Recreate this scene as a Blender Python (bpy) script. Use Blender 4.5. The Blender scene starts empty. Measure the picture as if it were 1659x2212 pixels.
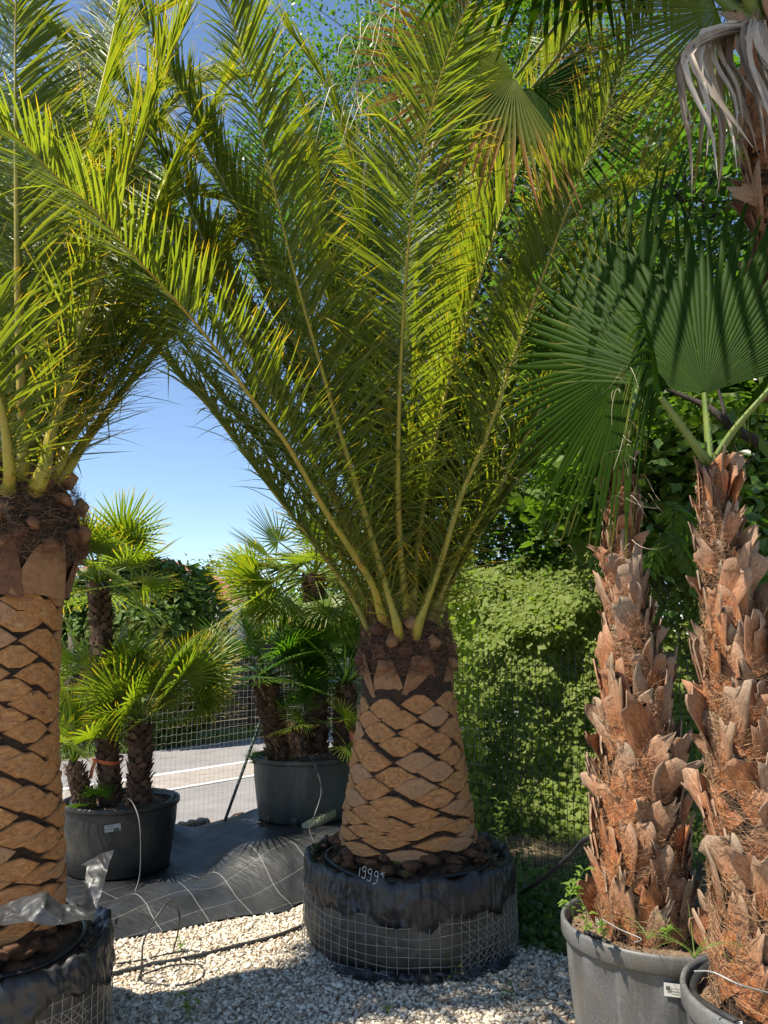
import bpy, math, random
import numpy as np
from mathutils import Matrix, Vector
rnd = random.Random(7)
RG = np.random.default_rng(11)
C = bpy.context.scene.collection
sc = bpy.context.scene

# ------------------------------------------------------------------ camera, sky, sun, exposure
PITCH = math.radians(9.37)
CAMZ = 1.6
FPX = 1661.0
cam = bpy.data.cameras.new('camera')
camo = bpy.data.objects.new('camera', cam); C.objects.link(camo)
camo.location = (0, 0, CAMZ); camo.rotation_euler = (math.pi/2 + PITCH, 0, 0)
cam.sensor_fit = 'VERTICAL'; cam.sensor_height = 24; cam.lens = 24*FPX/2212
cam.clip_start = .05; cam.clip_end = 2000
sc.camera = camo
SUN_DIR = Vector((-.93, -.37, 0)).normalized()*math.cos(math.radians(60)) + Vector((0, 0, math.sin(math.radians(60))))
w = bpy.data.worlds.new('World'); sc.world = w; w.use_nodes = True
nt = w.node_tree
bg = nt.nodes['Background']; bg.inputs[1].default_value = .105
sky = nt.nodes.new('ShaderNodeTexSky'); sky.sky_type = 'NISHITA'; sky.sun_disc = False
sky.sun_elevation = math.radians(60); sky.sun_rotation = math.atan2(SUN_DIR.x, SUN_DIR.y)
sky.air_density = 1.0; sky.dust_density = .0; sky.ozone_density = 2.4; sky.altitude = 900
nt.links.new(sky.outputs[0], bg.inputs[0])
sl = bpy.data.lights.new('sun', 'SUN'); sl.energy = 5.0; sl.angle = math.radians(.53); sl.color = (1, .93, .80)
so = bpy.data.objects.new('sun', sl); C.objects.link(so)
so.rotation_euler = SUN_DIR.to_track_quat('Z', 'Y').to_euler(); so.location = (-6, 2, 12)
sc.view_settings.view_transform = 'Standard'; sc.view_settings.look = 'None'
sc.view_settings.exposure = 1.0; sc.view_settings.gamma = 1
try: sc.view_settings.use_curve_mapping = False
except Exception: pass
sc.render.engine = 'CYCLES'
cy = sc.cycles
cy.max_bounces = 8; cy.diffuse_bounces = 3; cy.glossy_bounces = 2; cy.transmission_bounces = 6
cy.transparent_max_bounces = 6; cy.caustics_reflective = False; cy.caustics_refractive = False
cy.use_denoising = True

def at(px, py, Y):
    """point at depth Y seen at photo position (px, py) of a 1659 x 2212 picture"""
    dx = (px-829.5)/FPX; dy = -(py-1106)/FPX
    d = np.array([dx, math.cos(PITCH)-dy*math.sin(PITCH), math.sin(PITCH)+dy*math.cos(PITCH)])
    return np.array([0, 0, CAMZ]) + d*(Y/d[1])
def gp(px, py, z=0):
    p = at(px, py, 1.0); d = p-np.array([0, 0, CAMZ])
    return np.array([0, 0, CAMZ]) + d*((z-CAMZ)/d[2])

# ------------------------------------------------------------------ mesh helpers
class MB:
    def __init__(s): s.V = []; s.Q = []; s.T = []; s.c = []; s.n = 0
    def add(s, V, F, col=(0, 0, 0)):
        V = np.asarray(V, float).reshape(-1, 3); n = len(V)
        if n == 0: return
        F = [F] if isinstance(F, np.ndarray) else F
        for f in F:
            f = np.asarray(f)
            if len(f) == 0: continue
            (s.Q if f.shape[1] == 4 else s.T).append(f+s.n)
        col = np.asarray(col, float)
        if col.ndim == 1: col = np.tile(col, (n, 1))
        s.V.append(V); s.c.append(col); s.n += n
    def mesh(s, name, mat, org=(0, 0, 0), smooth=False):
        V = np.concatenate(s.V)-np.asarray(org, float); c = np.concatenate(s.c)
        me = bpy.data.meshes.new(name)
        nq = sum(len(q) for q in s.Q); ntr = sum(len(q) for q in s.T)
        idx = []; st = []
        if nq: idx.append(np.concatenate(s.Q).ravel()); st.append(np.arange(nq)*4)
        if ntr: idx.append(np.concatenate(s.T).ravel()); st.append(nq*4+np.arange(ntr)*3)
        idx = np.concatenate(idx).astype(np.int32); st = np.concatenate(st).astype(np.int32)
        me.vertices.add(len(V)); me.vertices.foreach_set('co', V.ravel().astype(np.float32))
        me.loops.add(len(idx)); me.loops.foreach_set('vertex_index', idx)
        me.polygons.add(len(st)); me.polygons.foreach_set('loop_start', st)
        if smooth: me.polygons.foreach_set('use_smooth', np.ones(len(st), bool))
        me.update(calc_edges=True)
        at_ = me.attributes.new('tint', 'FLOAT_COLOR', 'POINT')
        cc = np.ones((len(V), 4), np.float32); cc[:, :3] = c[:, :3]
        at_.data.foreach_set('color', cc.ravel())
        me.materials.append(mat)
        return me
ORG = {}
def thing(name, loc, label, cat, group=None):
    o = bpy.data.objects.new(name, None); C.objects.link(o); o.location = tuple(loc); o.empty_display_size = .1
    o['label'] = label; o['category'] = cat
    if group: o['group'] = group
    ORG[o.name] = np.array(loc, float); return o
def obj(name, mb, mat, parent=None, smooth=False, kind=None, label=None, cat=None, group=None):
    org = ORG[parent.name] if parent is not None else np.zeros(3)
    if parent is None and kind != 'structure':
        allv = np.concatenate(mb.V); org = np.array([allv[:, 0].mean(), allv[:, 1].mean(), allv[:, 2].min()])
    me = mb.mesh(name, mat, org, smooth)
    o = bpy.data.objects.new(name, me); C.objects.link(o)
    if parent is not None: o.parent = parent
    else: o.location = tuple(org)
    ORG[o.name] = org
    if kind: o['kind'] = kind
    if label: o['label'] = label
    if cat: o['category'] = cat
    if group: o['group'] = group
    return o
def inst(name, me, parent, M):
    o = bpy.data.objects.new(name, me); C.objects.link(o); o.parent = parent
    L = ORG[parent.name]; o.matrix_basis = Matrix.Translation(-Vector(L)) @ M
    return o
def nz(v): return v/np.maximum(np.linalg.norm(v, axis=-1, keepdims=True), 1e-9)
def spline(pts, n):
    P = np.asarray(pts, float); m = len(P)
    if m == 2: return P[0]+(P[1]-P[0])*np.linspace(0, 1, n)[:, None]
    E = np.vstack([2*P[0]-P[1], P, 2*P[-1]-P[-2]])
    d = np.linalg.norm(np.diff(P, axis=0), axis=1); cum = np.r_[0, np.cumsum(d)]/d.sum()
    out = []
    for u in np.linspace(0, 1, n):
        i = min(max(np.searchsorted(cum, u, side='right')-1, 0), m-2)
        t = (u-cum[i])/(cum[i+1]-cum[i])
        a, b, c_, d_ = E[i], E[i+1], E[i+2], E[i+3]
        out.append(.5*((2*b)+(-a+c_)*t+(2*a-5*b+4*c_-d_)*t*t+(-a+3*b-3*c_+d_)*t**3))
    return np.array(out)
def frames(P):
    T = nz(np.gradient(P, axis=0))
    ref = np.array([0, 0, 1.]) if abs(T[len(T)//2][2]) < .85 else np.array([1., 0, 0])
    A = nz(np.cross(T, ref)); return T, A, np.cross(T, A)
def tube(mb, P, r, sides=6, col=(0, 0, 0), flat=1.0):
    P = np.asarray(P, float); n = len(P); r = np.broadcast_to(np.asarray(r, float), (n,))
    T, A, B = frames(P); th = np.arange(sides)*2*math.pi/sides
    V = P[:, None]+r[:, None, None]*(np.cos(th)[None, :, None]*A[:, None]+flat*np.sin(th)[None, :, None]*B[:, None])
    i = np.arange(n-1)[:, None]*sides; j = np.arange(sides)[None]; k = (j+1) % sides
    F = np.stack([i+j, i+k, i+sides+k, i+sides+j], -1).reshape(-1, 4)
    mb.add(V.reshape(-1, 3), F, col)
    for e, base in ((0, 0), (1, (n-1)*sides)):
        c0 = mb.n; idx = base+np.arange(sides)
        W = V.reshape(-1, 3)[idx]
        mb.add(np.vstack([W, W.mean(0)]), np.stack([np.arange(sides), (np.arange(sides)+1) % sides, np.full(sides, sides)], -1), col)
def box(mb, lo, hi, M=None, col=(0, 0, 0)):
    x0, y0, z0 = lo; x1, y1, z1 = hi
    V = np.array([[x0, y0, z0], [x1, y0, z0], [x1, y1, z0], [x0, y1, z0], [x0, y0, z1], [x1, y0, z1], [x1, y1, z1], [x0, y1, z1]], float)
    if M is not None: V = V@np.array(M.to_3x3()).T+np.array(M.translation)
    mb.add(V, np.array([[0, 3, 2, 1], [4, 5, 6, 7], [0, 1, 5, 4], [1, 2, 6, 5], [2, 3, 7, 6], [3, 0, 4, 7]]), col)
def lathe(mb, prof, cen, seg=64, col=(0, 0, 0), fn=None):
    prof = np.asarray(prof, float); n = len(prof); th = np.arange(seg)*2*math.pi/seg
    R = np.repeat(prof[:, 0][:, None], seg, 1); Z = np.repeat(prof[:, 1][:, None], seg, 1)
    if fn is not None: R, Z = fn(R, Z, th[None].repeat(n, 0))
    V = np.stack([cen[0]+R*np.cos(th), cen[1]+R*np.sin(th), cen[2]+Z], -1)
    i = np.arange(n-1)[:, None]*seg; j = np.arange(seg)[None]; k = (j+1) % seg
    F = np.stack([i+j, i+k, i+seg+k, i+seg+j], -1).reshape(-1, 4)
    mb.add(V.reshape(-1, 3), F, col)
def ribbons(mb, P, wid, col):
    """P (n,k,3) poly-lines drawn as thin two-sided strips"""
    n, k, _ = P.shape
    T = nz(np.gradient(P, axis=1)); R = nz(np.cross(T, RG.normal(size=(n, 1, 3))))
    wd = wid*np.linspace(1, .3, k)[None, :, None]
    V = np.stack([P-R*wd, P+R*wd], 2).reshape(-1, 3)
    b = np.arange(n)[:, None]*k*2+np.arange(k-1)[None]*2
    F = np.stack([b, b+1, b+3, b+2], -1).reshape(-1, 4)
    col = np.asarray(col)
    if col.ndim == 2: col = np.repeat(col, k*2, 0)
    mb.add(V, F, col)
# value noise for geometry
_perm = RG.random((64, 64, 64))
def vnoise(P, s=1.0):
    Q = np.asarray(P)*s+100.; i = np.floor(Q).astype(int); f = Q-i; f = f*f*(3-2*f); r = 0
    for dx in (0, 1):
        for dy in (0, 1):
            for dz in (0, 1):
                wgt = (f[..., 0] if dx else 1-f[..., 0])*(f[..., 1] if dy else 1-f[..., 1])*(f[..., 2] if dz else 1-f[..., 2])
                r = r+wgt*_perm[(i[..., 0]+dx) % 64, (i[..., 1]+dy) % 64, (i[..., 2]+dz) % 64]
    return r-.5

# ------------------------------------------------------------------ materials
def nodes(name):
    m = bpy.data.materials.new(name); m.use_nodes = True
    n = m.node_tree; b = n.nodes['Principled BSDF']; return m, n, b
def N(n, t, **k):
    x = n.nodes.new('ShaderNode'+t)
    for a, v in k.items(): setattr(x, a, v)
    return x
def ramp(n, fac, stops):
    r = N(n, 'ValToRGB'); el = r.color_ramp.elements
    while len(el) < len(stops): el.new(.5)
    for e, (p, c) in zip(el, stops): e.position = p; e.color = (*c, 1)
    n.links.new(fac, r.inputs[0]); return r.outputs[0]
def noise(n, scale, detail=6, rough=.6, vec=None, stretch=None, coord='Object'):
    tc = N(n, 'TexCoord'); t = N(n, 'TexNoise'); t.inputs['Scale'].default_value = scale
    t.inputs['Detail'].default_value = detail; t.inputs['Roughness'].default_value = rough
    src = vec or tc.outputs[coord]
    if stretch:
        mp = N(n, 'Mapping'); mp.inputs['Scale'].default_value = stretch; n.links.new(src, mp.inputs[0]); src = mp.outputs[0]
    n.links.new(src, t.inputs['Vector']); return t.outputs[0]
def mixc(n, fac, a, b, mode='MIX'):
    x = N(n, 'MixRGB'); x.blend_type = mode
    for i, v in enumerate((fac, a, b)):
        if isinstance(v, (int, float)): x.inputs[i].default_value = v
        elif isinstance(v, tuple): x.inputs[i].default_value = (*v, 1)
        else: n.links.new(v, x.inputs[i])
    return x.outputs[0]
def mth(n, op, a, b=0.0, cl=False):
    x = N(n, 'Math'); x.operation = op; x.use_clamp = cl
    for i, v in enumerate((a, b)):
        if isinstance(v, (int, float)): x.inputs[i].default_value = v
        else: n.links.new(v, x.inputs[i])
    return x.outputs[0]
def bump(n, b, h, strength, dist=.01):
    x = N(n, 'Bump'); x.inputs['Strength'].default_value = strength; x.inputs['Distance'].default_value = dist
    n.links.new(h, x.inputs['Height']); n.links.new(x.outputs[0], b.inputs['Normal'])
def tint(n):
    a = N(n, 'Attribute'); a.attribute_name = 'tint'; s = N(n, 'SeparateColor'); n.links.new(a.outputs['Color'], s.inputs[0])
    return s.outputs[0], s.outputs[1], s.outputs[2]
def mat_simple(name, stops, scale=8, rough=.8, bs=.4, bd=.01, detail=6, stretch=None, useT=0, bscale=None, spec=.5, coord='Object', smallv=0):
    m, n, b = nodes(name)
    f = noise(n, scale, detail, .65, stretch=stretch, coord=coord)
    if useT:
        r, g, bl = tint(n); f = mth(n, 'ADD', mth(n, 'MULTIPLY', f, 1-useT), mth(n, 'MULTIPLY', r, useT))
    if smallv:
        oi = N(n, 'ObjectInfo'); f = mth(n, 'ADD', mth(n, 'MULTIPLY', f, 1-smallv), mth(n, 'MULTIPLY', oi.outputs['Random'], smallv))
    n.links.new(ramp(n, f, stops), b.inputs['Base Color'])
    b.inputs['Roughness'].default_value = rough; b.inputs['Specular IOR Level'].default_value = spec
    if bs: bump(n, b, noise(n, bscale or scale*3, 8, .7, stretch=stretch, coord=coord), bs, bd)
    return m
def mat_leaf(name, dark, light, tip, back, trans=.45, rough=.42, tipstart=.8, spec=.5, tcol=None, yellow=.0):
    """tint r: per-leaf random, g: along the leaf, b: along the frond"""
    m, n, b = nodes(name)
    r, g, bl = tint(n)
    base = mixc(n, r, dark, light)
    base = mixc(n, mth(n, 'MULTIPLY', noise(n, 3, 3), .5), base, back)
    tf = mth(n, 'MULTIPLY', mth(n, 'SUBTRACT', mth(n, 'ADD', g, mth(n, 'MULTIPLY', r, .12)), tipstart), 1/(1.08-tipstart), True)
    base = mixc(n, tf, base, tip)
    n.links.new(base, b.inputs['Base Color']); b.inputs['Roughness'].default_value = rough
    b.inputs['Specular IOR Level'].default_value = spec
    tr = N(n, 'BsdfTranslucent'); tc = mixc(n, 1.0, base, tcol or (2.2, 2.4, .5), 'MULTIPLY')
    x = N(n, 'MixRGB'); x.blend_type = 'MULTIPLY'; x.inputs[0].default_value = 1
    n.links.new(tc, tr.inputs['Color'])
    ms = N(n, 'MixShader'); ms.inputs[0].default_value = trans
    n.links.new(b.outputs[0], ms.inputs[1]); n.links.new(tr.outputs[0], ms.inputs[2])
    n.links.new(ms.outputs[0], n.nodes['Material Output'].inputs[0])
    return m
M = {}
M['date_leaf'] = mat_leaf('date_leaf', (.068, .108, .022), (.15, .185, .050), (.42, .27, .035), (.13, .17, .05), trans=.45, rough=.42, spec=.45, tipstart=.84, tcol=(2.6, 2.45, .35))
M['date_leaf_left'] = mat_leaf('date_leaf_left', (.072, .112, .020), (.155, .19, .044), (.44, .28, .03), (.13, .17, .035), trans=.46, rough=.42, spec=.4, tipstart=.82, tcol=(2.4, 2.2, .4))
M['fan_leaf'] = mat_leaf('fan_leaf', (.012, .034, .001), (.024, .054, .002), (.14, .13, .02), (.016, .040, .002), trans=.2, spec=.1, rough=.6, tipstart=.93, tcol=(2.0, 2.6, .5))  # base colour darkened, so the shade over these leaves is in the material
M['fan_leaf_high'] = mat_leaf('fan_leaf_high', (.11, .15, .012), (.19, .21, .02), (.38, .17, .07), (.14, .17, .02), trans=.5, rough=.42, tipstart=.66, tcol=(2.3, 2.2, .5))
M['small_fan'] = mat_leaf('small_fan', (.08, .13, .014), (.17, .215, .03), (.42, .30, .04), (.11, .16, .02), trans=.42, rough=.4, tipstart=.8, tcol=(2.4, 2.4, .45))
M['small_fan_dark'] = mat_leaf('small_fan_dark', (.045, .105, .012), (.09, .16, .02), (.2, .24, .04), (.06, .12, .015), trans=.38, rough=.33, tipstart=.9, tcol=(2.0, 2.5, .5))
M['ivy'] = mat_leaf('ivy', (.11, .25, .010), (.25, .43, .03), (.18, .22, .05), (.09, .19, .015), trans=.42, spec=.2, rough=.55, tipstart=1.2, tcol=(1.9, 2.2, .5))
M['broad'] = mat_leaf('broad', (.025, .06, .008), (.06, .11, .014), (.07, .12, .03), (.04, .08, .01), trans=.42, rough=.35, tipstart=1.2, tcol=(1.8, 2.4, .45))
M['hedge'] = mat_leaf('hedge', (.05, .10, .012), (.12, .19, .025), (.1, .15, .03), (.07, .13, .015), trans=.35, spec=.25, rough=.55, tipstart=1.2, tcol=(1.8, 2.2, .5))
M['far'] = mat_leaf('far', (.07, .13, .05), (.12, .19, .08), (.1, .15, .03), (.09, .14, .06), trans=.3, rough=.5, tipstart=1.2, tcol=(1.6, 1.8, .7))
M['weed'] = mat_leaf('weed', (.05, .13, .02), (.11, .22, .04), (.15, .22, .05), (.08, .16, .03), trans=.4, rough=.45, tipstart=1.2, tcol=(1.8, 2.2, .5))
M['rachis'] = mat_simple('rachis', [(.3, (.22, .21, .03)), (.52, (.40, .33, .045)), (.7, (.36, .20, .035))], 14, .45, .15, .003, stretch=(1, 1, .3))
M['petiole'] = mat_simple('petiole', [(.3, (.10, .15, .03)), (.7, (.19, .23, .05))], 10, .4, .15, .003)
M['spine'] = mat_simple('spine', [(.3, (.22, .21, .06)), (.7, (.42, .36, .12))], 12, .5, 0)
def mat_scar():
    m, n, b = nodes('leaf_scar')
    oi = N(n, 'ObjectInfo'); tc = N(n, 'TexCoord')
    ad = N(n, 'VectorMath'); ad.operation = 'MULTIPLY_ADD'; n.links.new(oi.outputs['Random'], ad.inputs[0]); ad.inputs[1].default_value = (37, 23, 51)
    n.links.new(tc.outputs['Object'], ad.inputs[2])
    f = noise(n, 3.2, 8, .62, vec=ad.outputs[0]); r, g, bl = tint(n)
    c = ramp(n, f, [(.25, (.15, .055, .016)), (.42, (.37, .15, .045)), (.58, (.50, .24, .08)), (.78, (.60, .37, .17))])
    c = mixc(n, mth(n, 'MULTIPLY', mth(n, 'GREATER_THAN', oi.outputs['Random'], .8), .45), c, (.40, .27, .17))
    c = mixc(n, mth(n, 'MULTIPLY', oi.outputs['Random'], .35), c, (.34, .16, .07))
    # cracks
    mp = N(n, 'Mapping'); mp.inputs['Scale'].default_value = (4.0, 1.2, .9); n.links.new(ad.outputs[0], mp.inputs[0])
    dn = N(n, 'TexNoise'); dn.inputs['Scale'].default_value = 5; n.links.new(mp.outputs[0], dn.inputs['Vector'])
    mx = N(n, 'MixRGB'); mx.inputs[0].default_value = .25; n.links.new(mp.outputs[0], mx.inputs[1]); n.links.new(dn.outputs[1], mx.inputs[2])
    vo = N(n, 'TexVoronoi'); vo.feature = 'DISTANCE_TO_EDGE'; vo.inputs['Scale'].default_value = 1.0; n.links.new(mx.outputs[0], vo.inputs['Vector'])
    cr = mth(n, 'LESS_THAN', vo.outputs['Distance'], .02)
    msk = mth(n, 'GREATER_THAN', noise(n, 2.2, 2, vec=ad.outputs[0]), .56)
    crm = mth(n, 'MULTIPLY', mth(n, 'MULTIPLY', cr, msk), .75)
    c = mixc(n, crm, c, (.035, .02, .012))
    sx = N(n, 'SeparateXYZ'); n.links.new(tc.outputs['Object'], sx.inputs[0])
    rr_ = mth(n, 'ADD', mth(n, 'SQRT', mth(n, 'ADD', mth(n, 'POWER', mth(n, 'MULTIPLY', sx.outputs[0], 1.25), 2.0), mth(n, 'POWER', mth(n, 'ADD', sx.outputs[2], .12), 2.0))), mth(n, 'MULTIPLY', mth(n, 'SUBTRACT', noise(n, 2.2, 3, vec=ad.outputs[0]), .5), .5))
    ringm = mth(n, 'MULTIPLY', mth(n, 'LESS_THAN', mth(n, 'ABSOLUTE', mth(n, 'SUBTRACT', rr_, .36)), .018), .6)
    c = mixc(n, ringm, c, (.20, .11, .05)); c = mixc(n, mth(n, 'MULTIPLY', mth(n, 'LESS_THAN', rr_, .36), .22), c, (.30, .20, .11))
    c = mixc(n, g, c, (.05, .028, .015))
    n.links.new(c, b.inputs['Base Color']); b.inputs['Roughness'].default_value = .75
    hh = mth(n, 'SUBTRACT', noise(n, 3.5, 6, .55, vec=ad.outputs[0], stretch=(1, 1, 2)), mth(n, 'MULTIPLY', crm, .8))
    bump(n, b, hh, .5, .008); return m
M['scar'] = mat_scar()
M['trunk_dark'] = mat_simple('trunk_dark', [(.35, (.025, .014, .008)), (.6, (.075, .04, .022)), (.8, (.12, .07, .035))], 22, .9, 1, .02, stretch=(1, 1, 2.5))
M['base_bark'] = mat_simple('base_bark', [(.3, (.03, .016, .009)), (.55, (.17, .075, .032)), (.8, (.35, .19, .09))], 16, .9, 1, .03)
M['husk'] = mat_simple('husk', [(.3, (.05, .028, .018)), (.7, (.16, .095, .06))], 9, .9, .6, .01, smallv=.5)
M['stub'] = mat_simple('stub', [(.3, (.09, .035, .02)), (.5, (.20, .085, .04)), (.75, (.36, .19, .09))], 7, .8, .6, .01, smallv=.45, bscale=30)
M['cut'] = mat_simple('cut', [(.3, (.22, .10, .045)), (.7, (.50, .30, .15))], 14, .8, .5, .01, smallv=.3, bscale=60)
M['fibre'] = mat_simple('fibre', [(.3, (.07, .035, .02)), (.7, (.24, .13, .07))], 30, .9, 0, useT=.6)
M['fibre_pale'] = mat_simple('fibre_pale', [(.2, (.06, .03, .015)), (.75, (.33, .19, .095))], 30, .9, 0, useT=.7)
def mat_boot():
    m, n, b = nodes('boot'); oi = N(n, 'ObjectInfo'); tc = N(n, 'TexCoord')
    ad = N(n, 'VectorMath'); ad.operation = 'MULTIPLY_ADD'; n.links.new(oi.outputs['Random'], ad.inputs[0]); ad.inputs[1].default_value = (17, 29, 11)
    n.links.new(tc.outputs['Object'], ad.inputs[2])
    f = noise(n, 2.0, 9, .7, vec=ad.outputs[0], stretch=(9, 9, 1.2)); r, g, bl = tint(n)
    c = ramp(n, f, [(.3, (.15, .04, .013)), (.5, (.40, .13, .038)), (.72, (.62, .30, .115))])
    c2 = ramp(n, f, [(.3, (.17, .11, .07)), (.7, (.50, .38, .26))])
    k = mth(n, 'ADD', mth(n, 'MULTIPLY', g, .95), mth(n, 'SUBTRACT', mth(n, 'MULTIPLY', oi.outputs['Random'], .8), .6), True)
    c = mixc(n, k, c, c2)
    c = mixc(n, mth(n, 'MULTIPLY', r, .6), c, (.26, .17, .11))
    n.links.new(c, b.inputs['Base Color']); b.inputs['Roughness'].default_value = .65
    bump(n, b, noise(n, 3.5, 8, .7, vec=ad.outputs[0], stretch=(12, 12, 1)), .5, .01); return m
M['boot'] = mat_boot()
M['dead'] = mat_simple('dead_leaf', [(.3, (.17, .12, .085)), (.5, (.40, .32, .25)), (.7, (.60, .50, .40))], 9, .8, .4, .004, useT=.35, stretch=(1, 1, .3))
M['dead_tip'] = mat_simple('dead_tip', [(.3, (.30, .15, .08)), (.7, (.55, .42, .30))], 9, .8, .3, .004, useT=.5)
M['thread'] = mat_simple('thread', [(.3, (.36, .25, .15)), (.7, (.60, .50, .36))], 20, .7, 0, useT=.5)
def mat_pot(name, a, bcol, dust):
    m, n, b = nodes(name)
    f = noise(n, 2.2, 8, .7); c = mixc(n, ramp(n, f, [(.4, (0, 0, 0)), (.75, (1, 1, 1))]), a, bcol)
    sp = noise(n, 330, 4, .8, stretch=(1, 1, .5)); spm = ramp(n, sp, [(.5, (0, 0, 0)), (.68, (1, 1, 1))])
    c = mixc(n, mth(n, 'MULTIPLY', spm, dust), c, (.42, .42, .40))
    stv = ramp(n, noise(n, 9, 8, .75, stretch=(1, 1, .12)), [(.48, (0, 0, 0)), (.66, (1, 1, 1))]); c = mixc(n, mth(n, 'MULTIPLY', stv, dust*1.1), c, (.34, .335, .31))
    dirt = ramp(n, noise(n, 3.5, 9, .8), [(.46, (0, 0, 0)), (.64, (1, 1, 1))]); c = mixc(n, mth(n, 'MULTIPLY', dirt, .6), c, (.10, .085, .06))
    n.links.new(c, b.inputs['Base Color']); b.inputs['Roughness'].default_value = .5
    bump(n, b, noise(n, 60, 4), .12, .003); return m
M['pot_grey'] = mat_pot('pot_grey', (.06, .062, .066), (.125, .127, .128), .3)
M['pot_black'] = mat_pot('pot_black', (.011, .012, .012), (.022, .023, .023), .03)
M['pot_mid'] = mat_pot('pot_mid', (.035, .038, .038), (.075, .078, .07), .15)
def mat_plastic(name, a, b2, rough, bs):
    m, n, b = nodes(name); tc = N(n, 'TexCoord'); n.links.new(ramp(n, noise(n, 5, 8, .7), [(.35, a), (.75, b2)]), b.inputs['Base Color'])
    dn = N(n, 'TexNoise'); dn.inputs['Scale'].default_value = 6; n.links.new(tc.outputs['Object'], dn.inputs['Vector'])
    mx = N(n, 'MixRGB'); mx.inputs[0].default_value = .12; n.links.new(tc.outputs['Object'], mx.inputs[1]); n.links.new(dn.outputs[1], mx.inputs[2])
    h = None
    for sc_, w_ in ((5, .5), (11, .8), (30, .2)):
        v = N(n, 'TexVoronoi'); v.inputs['Scale'].default_value = sc_; n.links.new(mx.outputs[0], v.inputs['Vector']); q = mth(n, 'MULTIPLY', v.outputs['Distance'], w_); h = q if h is None else mth(n, 'ADD', h, q)
    bump(n, b, h, bs, .035); b.inputs['Roughness'].default_value = rough; return m
M['plastic'] = mat_plastic('black_plastic', (.010, .011, .013), (.035, .035, .036), .42, .6)
M['plastic_sheet'] = mat_plastic('plastic_sheet', (.014, .015, .017), (.035, .035, .035), .45, .6)
M['plastic_dusty'] = mat_plastic('dusty_plastic', (.03, .028, .025), (.10, .09, .072), .5, .45)
M['wire'] = mat_simple('galvanised_wire', [(.3, (.26, .24, .20)), (.7, (.46, .43, .38))], 30, .5, 0)
M['wire_dark'] = mat_simple('dark_green_wire', [(.3, (.012, .02, .016)), (.7, (.03, .04, .035))], 30, .5, 0)
M['hose'] = mat_simple('hose_rubber', [(.3, (.012, .012, .013)), (.7, (.035, .035, .035))], 20, .45, .1, .002)
M['tube_grey'] = mat_simple('drip_tube', [(.3, (.03, .03, .03)), (.7, (.08, .08, .08))], 20, .4, 0)
M['tube_white'] = mat_simple('white_tube', [(.3, (.2, .2, .19)), (.7, (.32, .32, .31))], 20, .4, 0)
M['soil'] = mat_simple('potting_soil', [(.3, (.035, .018, .011)), (.5, (.13, .072, .042)), (.72, (.36, .23, .14))], 40, .95, 1, .03, detail=10)
M['soil_pale'] = mat_simple('coir_soil', [(.3, (.10, .06, .035)), (.5, (.30, .19, .11)), (.72, (.52, .37, .24))], 55, .95, 1, .02, detail=10)
M['ink'] = mat_simple('white_marker', [(.3, (.6, .62, .66)), (.7, (.8, .8, .8))], 20, .6, 0)
M['chalk'] = mat_simple('grey_marker', [(.3, (.4, .44, .46)), (.7, (.52, .55, .56))], 20, .6, 0)
M['paper'] = mat_simple('paper_label', [(.3, (.55, .53, .47)), (.7, (.68, .66, .6))], 12, .6, .1, .001)
M['paper_dim'] = mat_simple('grey_label', [(.3, (.32, .32, .31)), (.7, (.42, .42, .41))], 12, .6, .1, .001)
M['print'] = mat_simple('dark_print', [(.3, (.05, .05, .05)), (.7, (.11, .11, .11))], 40, .6, 0)
M['asphalt'] = mat_simple('asphalt', [(.3, (.17, .16, .16)), (.7, (.24, .225, .22))], 2, .85, .5, .01, detail=12, bscale=160)
M['asphalt_pale'] = mat_simple('worn_asphalt', [(.3, (.23, .20, .175)), (.7, (.34, .30, .26))], 4, .9, .5, .01, detail=12, bscale=160)
M['road_paint'] = mat_simple('road_paint', [(.25, (.42, .42, .42)), (.5, (.8, .8, .8))], 9, .6, .2, .002, detail=12)
M['road_paint_worn'] = mat_simple('worn_paint', [(.3, (.3, .29, .28)), (.65, (.55, .55, .54))], 14, .7, .2, .002, detail=12)
M['wood_fence'] = mat_simple('weathered_wood', [(.3, (.045, .032, .023)), (.7, (.11, .08, .055))], 5, .85, .5, .01, stretch=(1, 1, 8), smallv=.4)  # albedo lowered to put the shade on the fence into the wood colour
M['post'] = mat_simple('dark_post', [(.3, (.02, .024, .024)), (.7, (.045, .05, .05))], 20, .5, 0)
M['brace'] = mat_simple('green_brace', [(.3, (.02, .035, .03)), (.7, (.05, .075, .065))], 20, .4, 0)
M['bark'] = mat_simple('tree_bark', [(.3, (.02, .016, .013)), (.7, (.07, .055, .045))], 8, .9, .8, .02, stretch=(2, 2, .5))
M['wall'] = mat_simple('render_wall', [(.3, (.5, .46, .4)), (.7, (.62, .58, .52))], 3, .9, .2, .01)
M['roof'] = mat_simple('roof_tiles', [(.3, (.30, .10, .06)), (.7, (.52, .24, .16))], 8, .8, .2, .01, useT=.5)
M['verge'] = mat_simple('verge_trim', [(.3, (.25, .25, .25)), (.7, (.35, .35, .35))], 8, .6, 0)
M['tape'] = mat_simple('orange_tape', [(.3, (.42, .08, .02)), (.7, (.55, .14, .04))], 8, .5, 0)
M['tape_dark'] = mat_simple('tape_stripe', [(.3, (.05, .03, .03)), (.7, (.1, .05, .04))], 8, .5, 0)
M['timber'] = mat_simple('pale_timber', [(.3, (.24, .23, .12)), (.7, (.42, .40, .25))], 8, .8, .3, .01, stretch=(1, 6, 1))
M['stone'] = mat_simple('gravel_stone', [(.15, (.28, .20, .13)), (.5, (.52, .44, .33)), (.85, (.74, .68, .56))], 30, .9, .3, .003, useT=.75)
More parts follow.
